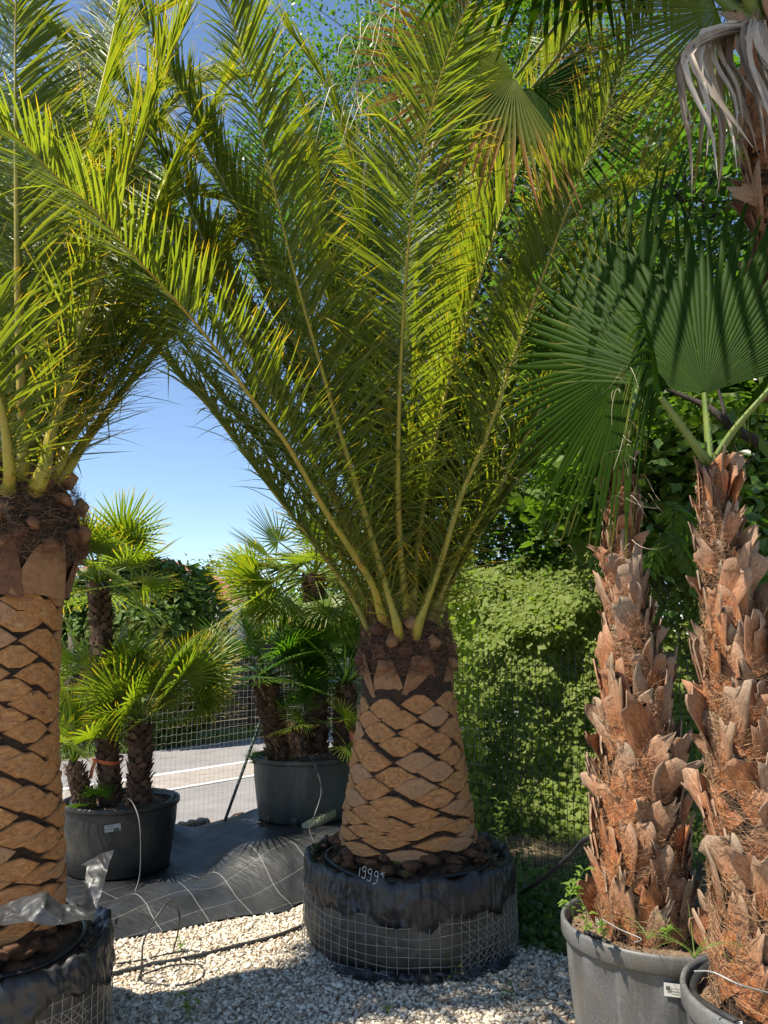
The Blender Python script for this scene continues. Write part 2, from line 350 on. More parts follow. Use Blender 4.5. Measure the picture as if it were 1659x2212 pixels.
M['straw'] = mat_simple('straw', [(.3, (.22, .15, .07)), (.7, (.50, .40, .22))], 30, .8, 0, useT=.8)
def mat_ground():
    m, n, b = nodes('bare_soil')
    f = noise(n, .8, 10, .7); c = ramp(n, f, [(.35, (.05, .042, .022)), (.5, (.13, .095, .055)), (.65, (.23, .17, .10))])
    g = noise(n, .35, 6, .6); c = mixc(n, ramp(n, g, [(.48, (0, 0, 0)), (.6, (1, 1, 1))]), c, (.05, .085, .022))
    n.links.new(c, b.inputs['Base Color']); b.inputs['Roughness'].default_value = .95
    bump(n, b, noise(n, 30, 8, .8), 1, .03); return m
M['ground'] = mat_ground()
def mat_gravel():
    m, n, b = nodes('gravel_bed'); tc = N(n, 'TexCoord')
    v = N(n, 'TexVoronoi'); v.inputs['Scale'].default_value = 48; n.links.new(tc.outputs['Object'], v.inputs['Vector'])
    s = N(n, 'SeparateColor'); n.links.new(v.outputs['Color'], s.inputs[0])
    c = ramp(n, s.outputs[0], [(.0, (.22, .17, .12)), (.4, (.42, .37, .30)), (1, (.64, .60, .52))])
    d = ramp(n, v.outputs['Distance'], [(.35, (1, 1, 1)), (.8, (.35, .3, .25))]); c = mixc(n, 1.0, c, d, 'MULTIPLY')
    c = mixc(n, ramp(n, noise(n, 1.6, 6), [(.45, (0, 0, 0)), (.75, (.6, .6, .6))]), c, (.22, .17, .12))
    n.links.new(c, b.inputs['Base Color']); b.inputs['Roughness'].default_value = .9
    bump(n, b, mth(n, 'SUBTRACT', 1.0, v.outputs['Distance']), 1, .02); return m
M['gravel'] = mat_gravel()
def mat_cloth():
    m, n, b = nodes('weed_cloth'); tc = N(n, 'TexCoord'); at_ = N(n, 'Attribute'); at_.attribute_name = 'tint'
    s = N(n, 'SeparateColor'); n.links.new(at_.outputs['Color'], s.inputs[0])
    def lines(o, mult, wd):
        fr = mth(n, 'FRACT', mth(n, 'MULTIPLY', o, mult)); a = mth(n, 'ABSOLUTE', mth(n, 'SUBTRACT', fr, .5)); return mth(n, 'LESS_THAN', a, wd*mult)
    l1 = lines(s.outputs[0], 16.0, .00030); l2 = lines(s.outputs[1], 20.0, .00014)
    f = noise(n, 3, 8, .7); c = ramp(n, f, [(.35, (.010, .011, .013)), (.75, (.032, .034, .038))])
    dst = ramp(n, noise(n, 1.4, 8, .7), [(.55, (0, 0, 0)), (.85, (.35, .35, .35))]); c = mixc(n, dst, c, (.16, .13, .10))
    c = mixc(n, mth(n, 'MULTIPLY', l1, .55), c, (.5, .5, .47)); c = mixc(n, mth(n, 'MULTIPLY', l2, .6), c, (.5, .46, .4))
    n.links.new(c, b.inputs['Base Color']); b.inputs['Roughness'].default_value = .42
    mp = N(n, 'Mapping'); mp.inputs['Rotation'].default_value = (0, 0, .5); n.links.new(tc.outputs['Object'], mp.inputs[0])
    bump(n, b, noise(n, 7, 6, .6, vec=mp.outputs[0], stretch=(1, 3, 1)), .35, .02); return m
M['cloth'] = mat_cloth()

# ------------------------------------------------------------------ terrain
MIDPOT = at(655, 1700, 6.4); LEFTPOT = at(262, 1740, 5.75)
U = nz(np.array([.66, .75, 0])); ROADN = np.array([-U[1], U[0], 0])
ZROAD = -.2
def fence_d(x, y):   # signed distance beyond the road-side fence line
    return (x+1.97)*ROADN[0]+(y-6.35)*ROADN[1]
def hgt(x, y):
    x = np.asarray(x, float); y = np.asarray(y, float)
    md = np.exp(-(((x+.62)/.75)**2+((y-6.35)/.8)**2)**1.3)*.20
    z = md
    z = z+.012*np.sin(x*2.1+1)*np.sin(y*1.7)
    t = np.clip((fence_d(x, y)-.05)/.6, 0, 1)
    t = np.where(x > 1.2, 0, t) if False else t
    return z*(1-t)+(ZROAD-.02)*t
mb = MB()
gx = np.unique(np.r_[np.linspace(-400, -12, 20), np.linspace(-12, 14, 131), np.linspace(14, 400, 20)])
gy = np.unique(np.r_[np.linspace(-60, -2, 12), np.linspace(-2, 16, 121), np.linspace(16, 900, 30)])
X, Y = np.meshgrid(gx, gy); Z = hgt(X, Y)
def grid_faces(ny, nx):
    i = np.arange(ny-1)[:, None]*nx; j = np.arange(nx-1)[None]
    return np.stack([i+j, i+j+1, i+nx+j+1, i+nx+j], -1).reshape(-1, 4)
mb.add(np.stack([X, Y, Z-.03], -1), grid_faces(len(gy), len(gx)))
obj('ground', mb, M['ground'], kind='structure', smooth=True)
# gravel yard
def gravel_edge(x): return np.where(x < -.1, 5.15, 4.55-.35*np.clip((x+.2)/1.6, 0, 1.3)+.06*np.sin(5*x))
gx = np.linspace(-6, 6, 160); mb = MB(); rows = []
for v in np.linspace(0, 1, 60): rows.append(np.stack([gx, -3+(gravel_edge(gx)+3+.25)*v], -1))
G = np.array(rows); Z = hgt(G[..., 0], G[..., 1])+.0
Z = Z-.0+np.where(np.linspace(0, 1, 60)[:, None] > .985, -.035, 0)
mb.add(np.dstack([G, Z]), grid_faces(60, 160))
obj('gravel_yard', mb, M['gravel'], kind='structure', smooth=True)
# loose stones
ico = []
ph = (1+5**.5)/2
IV = nz(np.array([[-1, ph, 0], [1, ph, 0], [-1, -ph, 0], [1, -ph, 0], [0, -1, ph], [0, 1, ph], [0, -1, -ph], [0, 1, -ph], [ph, 0, -1], [ph, 0, 1], [-ph, 0, -1], [-ph, 0, 1]]))
IF = np.array([[0, 11, 5], [0, 5, 1], [0, 1, 7], [0, 7, 10], [0, 10, 11], [1, 5, 9], [5, 11, 4], [11, 10, 2], [10, 7, 6], [7, 1, 8], [3, 9, 4], [3, 4, 2], [3, 2, 6], [3, 6, 8], [3, 8, 9], [4, 9, 5], [2, 4, 11], [6, 2, 10], [8, 6, 7], [9, 8, 1]])
def stones(name, x, y, z, r, mat, cmul=None, kind='stuff', parent=None):
    n = len(x); V = IV[None]*(r[:, None, None]*RG.uniform(.5, 1.3, (n, 1, 3)))*RG.uniform(.62, 1.25, (n, 12, 1))
    V[..., 2] *= .62
    a = RG.uniform(0, 6.28, n); ca, sa = np.cos(a)[:, None], np.sin(a)[:, None]
    V = np.stack([V[..., 0]*ca-V[..., 1]*sa, V[..., 0]*sa+V[..., 1]*ca, V[..., 2]], -1)
    tl = RG.normal(0, .35, (n, 1)); V[..., 2] += V[..., 0]*tl
    V += np.stack([x, y, z+r*.25], -1)[:, None]
    F = (np.arange(n)[:, None, None]*12+IF[None]).reshape(-1, 3)
    col = np.repeat(RG.random((n, 1))**(.8), 12, 0).repeat(3, 1)
    mb = MB(); mb.add(V.reshape(-1, 3), F, col); return obj(name, mb, mat, parent, kind=kind)
n = 70000
x = RG.uniform(-2.6, 2.6, n); y = 2.2+2.95*RG.random(n)**1.1
fr_ = np.array([gp(*q)[:2] for q in ((60, 2080), (243, 2031), (360, 2011), (513, 1981), (613, 1973), (668, 1950), (760, 1925))])
k = (y < gravel_edge(x)+RG.normal(0, .06, n)) & ((y < np.interp(x, fr_[:, 0], fr_[:, 1])+.01) | (x > .1)) & (np.abs(x) < y*.56+.25)
x, y = x[k], y[k]; r = RG.gamma(5, .00135, len(x))+.0035
stones('gravel_stones', x, y, hgt(x, y)+.0, r, M['stone'])
# road
def roadq(mb, d0, d1, s0, s1, z, col=(0, 0, 0), n=2):
    s = np.linspace(s0, s1, n); o = np.array([-1.97, 6.35, 0])
    A = o+ROADN*d0+U*s[:, None]; B = o+ROADN*d1+U*s[:, None]
    V = np.stack([A, B], 1); V[..., 2] = z
    i = np.arange(n-1)*2; mb.add(V.reshape(-1, 3), np.stack([i, i+2, i+3, i+1], -1), col)
oo = np.array([-1.97, 6.35, 0])
def dd(px, py): return float((gp(px, py, ZROAD)-oo)@ROADN)
dnear = .75; dfar = (dd(160, 1637)+dd(553, 1598))/2
d1 = (dd(327, 1676)+dd(553, 1644))/2; d2 = (dd(380, 1711)+dd(553, 1669))/2
print('road', dnear, d2, d1, dfar)
road = MB(); roadq(road, dnear, dfar, -60, 120, ZROAD, n=40)
road = obj('road', road, M['asphalt'], kind='structure')
mb = MB(); roadq(mb, d2+.06, d1-.06, -60, 120, ZROAD+.004, n=40); obj('worn_strip', mb, M['asphalt_pale'], road)
mb = MB(); roadq(mb, d1-.06, d1+.06, -60, 120, ZROAD+.008); obj('road_line', mb, M['road_paint'], road)
mb = MB(); roadq(mb, d2-.06, d2+.06, -60, 120, ZROAD+.008); obj('road_line', mb, M['road_paint_worn'], road)
# ground cloth
ns, ntt = 170, 120
front = spline([gp(60, 2080), gp(243, 2031), gp(360, 2011), gp(513, 1981), gp(613, 1973), gp(668, 1950), gp(900, 1900)], ns)
back = spline([gp(20, 1840), gp(150, 1810, .05), gp(365, 1800, .02), gp(480, 1763, .08), gp(600, 1745, .1), gp(760, 1735, .1), gp(960, 1740, .05)], ns)
t = np.linspace(0, 1, ntt)[:, None, None]
G = front[None]*(1-t)+back[None]*t
wv = vnoise(np.dstack([G[..., 0]*1.0, G[..., 1]*1.0, G[..., 0]*0]), 2.2)*.2+vnoise(G, 5)*.035
rot = G[..., 0]*.75+G[..., 1]*.66; rot2 = -G[..., 0]*.66+G[..., 1]*.75
wv = wv+np.abs(np.sin(rot*6+2.2*vnoise(G, 1.7)*2))*-.03*np.clip(vnoise(G, 1.3)+.5, 0, 1)
edge = np.clip(np.minimum(t[..., 0], 1-t[..., 0])*9, 0, 1)*np.ones((1, ns))
front_lift = np.clip(t[..., 0]*4, 0, 1)
Z = hgt(G[..., 0], G[..., 1])+.012+np.maximum(wv+.055, 0)*edge
Z = Z+.16*np.clip(t[..., 0]*5, 0, 1)*np.exp(-((G[..., 0]-.1)/.9)**2)*np.clip((6.3-G[..., 1])/1., 0, 1)
for pc in (LEFTPOT, MIDPOT):   # lies flat under the pots
    dist = np.hypot(G[..., 0]-pc[0], G[..., 1]-pc[1]); k = np.clip((dist-.33)/.25, 0, 1)
    Z = Z*k+(float(hgt(pc[0], pc[1]))+.014)*(1-k)
Gc = G.copy(); Gc[..., 2] = Z
uv = np.stack([rot/4+.004*np.sin(rot2*5)+vnoise(G, 3)*.012, rot2/4, rot*0], -1)
mb = MB(); mb.add(Gc.reshape(-1, 3), grid_faces(ntt, ns), uv.reshape(-1, 3))
obj('ground_cloth', mb, M['cloth'], smooth=True, label='black woven weed cloth with white grid lines draped over the mound between the pots', cat='ground cloth')
# strip of rolled cloth edge by the fence
mb = MB(); P = spline([gp(360, 1812)+[0, 0, .05], gp(400, 1806)+[0, 0, .06], gp(445, 1793)+[0, 0, .05]], 14)
tube(mb, P, .055+.01*np.sin(np.arange(14)*1.9), 10); o = obj('rolled_cloth', mb, M['cloth'], smooth=True, label='short roll of black weed cloth lying along the foot of the roadside wire fence', cat='cloth roll')
# litter and straw beyond cloth
def blades(name, x, y, z, L, wid, mat, lean=.5, col=None, parent=None, kind='stuff', up=1.0):
    n = len(x); a = RG.uniform(0, 6.28, n); le = RG.normal(0, lean, n)
    D = np.stack([np.cos(a)*np.abs(le), np.sin(a)*np.abs(le), np.full(n, up)], -1); D = nz(D)
    t = np.linspace(0, 1, 4)[None, :, None]; P = np.stack([x, y, z], -1)[:, None]+D[:, None]*L[:, None, None]*t
    P = P+np.stack([np.cos(a), np.sin(a), -np.ones(n)*.6], -1)[:, None]*(L[:, None, None]*.35*t**2)
    P[..., 2] = np.maximum(P[..., 2], z[:, None]+.003)
    mb = MB(); ribbons(mb, P, wid, RG.random((n, 1)).repeat(3, 1)); return obj(name, mb, mat, parent, kind=kind)
def cards(mb, P, Nn, size, ar=.75, fold=.25, rn=None, droop=None):
    """leaves: 4 vertices, folded along the midrib. P base, Nn normal (n,3)"""
    n = len(P); D = nz(np.cross(Nn, RG.normal(size=(n, 3)))) if droop is None else droop
    S = nz(np.cross(D, Nn)); Nn = nz(np.cross(S, D))
    size = size[:, None]; 
    A = P; Bq = P+D*size*.42+S*size*ar*.5+Nn*size*fold*.5; Cq = P+D*size; E = P+D*size*.42-S*size*ar*.5+Nn*size*fold*.5
    V = np.stack([A, Bq, Cq, E], 1).reshape(-1, 3); b = np.arange(n)*4
    F = np.concatenate([np.stack([b, b+1, b+2], -1), np.stack([b, b+2, b+3], -1)])
    r = RG.random(n) if rn is None else rn
    col = np.stack([np.repeat(r, 4), np.tile([0, .4, 1, .4], n)*.5, np.zeros(4*n)], -1); mb.add(V, F, col)

# ------------------------------------------------------------------ date palm fronds
DOWN = np.array([0, 0, -1.])
def frond_geo(pts, ml, mr, seed, Lmax=.45, width=.0175, r0=.028, nl=250, s0=.13, droop=.13, face=None, side_bias=(1, 1), wild=1.0, center=None, vlift=20):
    global RG
    R = np.random.default_rng(seed)
    Pc = spline(pts, 90); seg = np.linalg.norm(np.diff(Pc, axis=0), axis=1); tot = seg.sum()
    T = nz(np.gradient(Pc, axis=0))
    if face is None:
        out = Pc[-1]-Pc[0]; out[2] = 0; face = -nz(out)*.7+np.array([0, 0, .8])
    face = np.asarray(face, float)
    Nn = nz(face-(T@face)[:, None]*T); S = np.cross(T, Nn)
    s = np.linspace(0, 1, 90)
    rr = r0*(1-s)**1.7*.85+.0032; rr[:7] *= np.linspace(1.7, 1, 7)
    tube(mr, Pc, rr, 7, flat=.8)
    for sd, bias in ((-1, side_bias[0]), (1, side_bias[1])):
        n = int(nl*tot/3.5); u = np.sort(np.clip(np.linspace(.045, .995, n)+R.normal(0, .0035, n), .04, 1))
        f = lambda A: np.stack([np.interp(u, s, A[:, i]) for i in range(3)], -1)
        p, t_, n_, s_ = f(Pc), nz(f(T)), nz(f(Nn)), nz(f(S))
        x = np.clip((u-s0)/(1-s0), 0, 1); spine = u < s0
        L = 1.13*Lmax*(.62+.38*np.clip(x/.25, 0, 1))*(1-.5*x**2.4)*R.uniform(.85, 1.1, n)*bias
        L = np.where(spine, Lmax*(.25+.65*(u/s0))*R.uniform(.6, 1.25, n), L)
        al = np.radians(62-26*x+R.normal(0, 1, n)*(4+9*np.clip(1-x/.35, 0, 1))*wild); al = np.where(spine, np.radians(R.uniform(35, 85, n)), al)
        v = np.radians(vlift+R.normal(0, 1, n)*(7+20*np.clip(1-x/.35, 0, 1))*wild+(R.random(n) < .1)*R.normal(0, 22, n)); v = np.where(spine, np.radians(R.normal(20, 35, n)), v)
        D = np.cos(al)[:, None]*t_+np.sin(al)[:, None]*(sd*np.cos(v)[:, None]*s_+np.sin(v)[:, None]*n_); D = nz(D)
        W = nz(t_-(t_*D).sum(1, keepdims=True)*D); tau = np.radians(R.normal(32, 14, n))*-sd
        Wp = np.cos(tau)[:, None]*W+np.sin(tau)[:, None]*np.cross(D, W)
        Uu = np.cross(D, Wp)*np.sign(R.random(n)-.0)[:, None]
        tt = np.array([0, .1, .38, .72, 1.]); wf = np.array([.35, .85, 1, .62, .03])
        dr = droop*(1+1.2*(R.random(n) < .25))*R.uniform(.3, 2.0, n); dr = np.where(spine, .02, dr)
        wdt = np.where(spine, .0085, width*R.uniform(.8, 1.15, n)*(1-.35*x)*(.5+.5*np.clip(x/.35, 0, 1)))
        c = p[:, None]+D[:, None]*(L[:, None]*tt)[..., None]+DOWN*(dr[:, None]*L[:, None]*tt**2.2)[..., None]
        c = c+ s_[:, None]*(R.normal(0, .035, n)[:, None]*L[:, None]*tt**2)[..., None]
        hw = (wdt[:, None]*.5*wf)[..., None]
        Lf = c-Wp[:, None]*hw+Uu[:, None]*hw*.45; Rt = c+Wp[:, None]*hw+Uu[:, None]*hw*.45
        V = np.stack([Lf, c, Rt], 2).reshape(-1, 3)
        b = (np.arange(n)[:, None]*15+np.arange(4)[None]*3)
        F = np.concatenate([np.stack([b, b+1, b+4, b+3], -1).reshape(-1, 4), np.stack([b+1, b+2, b+5, b+4], -1).reshape(-1, 4)])
        rv = R.random(n); g = np.tile(tt, (n, 1)); g = np.where((R.random(n) < .75)[:, None], g, g*.85); g = np.where(spine[:, None], .6*g+.5, g)
        col = np.stack([np.repeat(rv, 15), np.repeat(g.ravel(), 3), np.repeat(x, 15)], -1)
        ml.add(V, F, col)
def frond(palm, px, Y0, Y1, seed, leaf='date_leaf', **k):
    """px: list of photo positions of the rachis from foot to tip; depth goes from Y0 to Y1"""
    a = np.asarray(px, float); d = np.r_[0, np.cumsum(np.linalg.norm(np.diff(a, axis=0), axis=1))]; d /= d[-1]
    pe = k.pop('pe', 1.15)
    pts = [at(q[0], q[1], Y0+(Y1-Y0)*e**pe) for q, e in zip(a, d)]
    cen_ = ORG[palm.name]; p0_ = pts[0]; pts = [p0_+np.array([(cen_[0]-p0_[0])*.3, (cen_[1]-p0_[1])*.3, -.09])]+pts
    ml, mr = MB(), MB(); frond_geo(pts, ml, mr, seed, **k)
    r = obj('frond', mr, M['rachis'], palm, smooth=True)
    l = obj('leaflets', ml, M[leaf], r, kind='stuff'); return r

# ------------------------------------------------------------------ date palm trunks
def scar_mesh(seed, name='leaf_scar'):
    R = np.random.default_rng(seed); K = 10; th = np.arange(K)*2*math.pi/K
    rings = [(0, .8+.25*(seed % 2)), (.86, 1.0), (.95, .65), (1.0, -.7)]
    mb = MB(); V = [[0, -rings[0][1], 0]]; g = [0]; wob = R.normal(0, .03, K); hk = R.uniform(.6, 1.7)
    for q, (r, h) in enumerate(rings[1:]):
        for a in th:
            ca, sa = math.cos(a), math.sin(a)
            e = 1/((abs(ca)**(1.05 if sa > 0 else 1.14)+abs(sa)**(1.05 if sa > 0 else 1.14))**(1/(1.05 if sa > 0 else 1.14)))*(1.03 if sa > 0 else .98)
            rr = r*e*(1+wob[int(a*K/6.2831+.5) % K]); V.append([ca*rr, -h*(1+R.normal(0, .06))*hk+1.92*(ca*rr)**2, sa*rr]); g.append(1. if q == 2 else 0)
    F = [np.array([[0, 1+(i+1) % K, 1+i] for i in range(K)])]
    for q in range(2):
        b = 1+q*K; F.append(np.array([[b+i, b+(i+1) % K, b+K+(i+1) % K, b+K+i] for i in range(K)]))
    mb.add(V, F, np.stack([np.zeros(len(V)), g, np.zeros(len(V))], -1))
    return mb.mesh(name, M['scar'], smooth=False)
SCARS = [scar_mesh(i) for i in range(6)]
def stub_mesh(seed, name, mat):
    """cut petiole stub: wide foot tapering to a cut end that leans outward (-Y)"""
    R = np.random.default_rng(seed); mb = MB(); rows = [(0, 1.0, .05), (.45, .8, .35), (.85, .52, .6), (1.0, .42, .62)]
    V = []; K = 6
    for z, wd, o in rows:
        for i in range(K):
            a = math.pi*(i/(K-1)); V.append([-math.cos(a)*wd*.5*(1+R.normal(0, .05)), -o-math.sin(a)*wd*.24, z+R.normal(0, .02)])
    V.append([0, -.62, 1.02]); F = grid_faces(4, K)
    top = np.array([[18+i, 18+i+1, 24] for i in range(K-1)]+[[23, 18, 24]])
    mb.add(V, [F, top]); return mb.mesh(name, mat, smooth=False)
STUBS = [stub_mesh(i, 'petiole_stub', M['stub']) for i in range(3)]+[stub_mesh(9, 'petiole_stub', M['cut'])]
STUB_SMALL = []
for i in range(4):
    R_ = np.random.default_rng(40+i); m_ = MB(); n_ = 5; V = []
    for z, s_ in ((0, 1.15), (.55, 1.0), (.7, .75)):
        for a in range(n_): V.append([math.cos(a*2*math.pi/n_+.3)*.5*s_*(1+R_.normal(0, .12)), -z, math.sin(a*2*math.pi/n_+.3)*.36*s_*(1+R_.normal(0, .12))])
    V.append([0, -.68, 0]); F = [np.array([[r*n_+i_, r*n_+(i_+1) % n_, (r+1)*n_+(i_+1) % n_, (r+1)*n_+i_] for r in range(2) for i_ in range(n_)]), np.array([[10+i_, 10+(i_+1) % n_, 15] for i_ in range(n_)])]
    m_.add(V, F); STUB_SMALL.append(m_.mesh('cut_stub', M['cut'] if i == 1 else M['stub']))
def surfM(cx, cy, ang, z, r, tilt, sx, sy, sz, roll=0):
    """local -Y faces outward at angle ang"""
    o = Vector((math.cos(ang), math.sin(ang), 0)); xax = Vector((-math.sin(ang), math.cos(ang), 0))
    R = Matrix((xax, -o, Vector((0, 0, 1)))).transposed().to_4x4()
    return Matrix.Translation((cx+o.x*r, cy+o.y*r, z)) @ R @ Matrix.Rotation(roll, 4, 'Y') @ Matrix.Rotation(tilt, 4, 'X') @ Matrix.Diagonal((sx, sy, sz, 1))
def fibres(mb, cx, cy, rf, z0, z1, n, L, wid, outw=.03, curl=1.0, amin=0, amax=6.283, horiz=.5):
    a = RG.uniform(amin, amax, n); z = RG.uniform(z0, z1, n); k = 5; t = np.linspace(0, 1, k)
    L = L*RG.uniform(.4, 1.3, n); da = RG.normal(0, 1, n)*horiz; dz = RG.normal(.3, .6, n)
    r = rf(z)
    P = []
    for q in t:
        aa = a+da*L*q/np.maximum(r, .05)+RG.normal(0, .05*curl, n)*q; zz = z+dz*L*q*(1-.4*q)+RG.normal(0, .012*curl, n)*q
        ro = r+.004+outw*RG.random(n)*(.3+q)
        P.append(np.stack([cx+ro*np.cos(aa), cy+ro*np.sin(aa), zz], -1))
    ribbons(mb, np.stack(P, 1), wid, RG.random((n, 1)).repeat(3, 1))
def date_trunk(palm, cx, cy, prof, z_soil, z_scale_top, z_top, seed, nper=8, dz0=.072):
    prof = sorted(prof); zs = np.array([p[0] for p in prof]); rs = np.array([p[1] for p in prof])
    rf = lambda z: np.interp(z, zs, rs)
    z = np.linspace(z_soil-.12, z_top, 60)
    mb = MB()
    def fn(R, Z, th):
        P = np.stack([np.cos(th)*R*6, np.sin(th)*R*6, Z*9], -1); return R*(1+.05*vnoise(P, 1)+.03*vnoise(P, 3)), Z
    lathe(mb, [(rf(q)-.012 if q < z_top-.08 else (rf(q)-.02)*max(.35, 1-((q-z_top+.08)/.08)**2*.6), q) for q in z]+[(.0, z_top+.01)], (cx, cy, 0), 72, fn=fn)
    tr = obj('trunk', mb, M['trunk_dark'], palm, smooth=True)
    R = np.random.default_rng(seed); zc = z_soil+.16; row = 0; cnt = 0
    while zc < z_scale_top:
        hfac = np.clip((zc-z_soil)/.45, .62, 1); dz = dz0*hfac; r = rf(zc)
        for k in range(nper):
            a = 2*math.pi*(k+.5*(row % 2))/nper+R.normal(0, .02)+row*.02; zz = zc+dz*.35*math.sin(a+1)+R.normal(0, .008)
            wd = 2*math.pi*r/nper*.495*R.uniform(.95, 1.0); hh = dz*.965*R.uniform(.93, 1.03)
            if zz > z_scale_top+.03: continue
            inst('leaf_scar', SCARS[R.integers(6)], tr, surfM(cx, cy, a, zz, r-.010, R.normal(.0, .03), wd, .04*r, hh, R.normal(0, .03))); cnt += 1
        zc += dz; row += 1
    # crown belt of big stubs
    for k in range(nper):
        a = 2*math.pi*(k+.35)/nper+R.normal(0, .06); r = max(rf(z_scale_top+.05), rf(z_scale_top+.2)-.02)
        s = R.uniform(.85, 1.1)
        inst('petiole_stub', STUBS[R.integers(3)], tr, surfM(cx, cy, a, z_scale_top-.01, r-.055, 0, .25*s, .085, .24*s, R.normal(0, .06)))
        inst('cut_stub', STUB_SMALL[R.integers(4)], tr, surfM(cx, cy, a, z_scale_top+.205*s, r-.005, .75, .085*s, .06, .085*s, 0))
    for k in range(nper):
        a = 2*math.pi*(k+.85)/nper+R.normal(0, .06); r = rf(z_scale_top+.25); s = R.uniform(.6, .9)
        inst('petiole_stub', STUBS[R.integers(3)], tr, surfM(cx, cy, a, z_scale_top+.13, r-.06, 0, .20*s, .085, .22*s, R.normal(0, .1)))
        inst('cut_stub', STUB_SMALL[R.integers(4)], tr, surfM(cx, cy, a, z_scale_top+.13+.19*s, r-.015, .75, .075*s, .05, .075*s, 0))
    zc = z_scale_top+.30
    while zc < z_top-.02:
        for k in range(nper):
            a = 2*math.pi*(k+R.random()*.4+.5*(row % 2))/nper; r = rf(zc)
            if R.random() < .8: inst('cut_stub', STUB_SMALL[R.integers(4)], tr, surfM(cx, cy, a, zc+R.normal(0, .02), r-.012, .5, .10*R.uniform(.6, 1.2), .08, .095*R.uniform(.6, 1.2), R.normal(0, .4)))
        zc += .095; row += 1
    mb = MB(); fibres(mb, cx, cy, rf, z_scale_top+.12, z_top+.03, 3600, .10, .0012, outw=.03, horiz=.9)
    obj('fibre_wrap', mb, M['fibre'], tr, kind='stuff')
    # ragged root foot
    mb = MB()
    for i in range(150):
        a = R.uniform(0, 6.28); zz = z_soil+R.uniform(-.02, .14); r = rf(zz)+R.uniform(-.02, .03)
        p = np.array([cx+r*math.cos(a), cy+r*math.sin(a), zz]); V = IV*np.array([.05, .05, .022])*R.uniform(.4, 1.2)+R.normal(0, .006, (12, 3)); ca, sa = math.cos(a), math.sin(a)
        V = V@np.array([[ca, sa, 0], [-sa, ca, 0], [0, 0, 1]])+p; mb.add(V, IF)
    obj('root_foot', mb, M['base_bark'], tr, kind='stuff')
    print('scars', cnt); return tr, rf

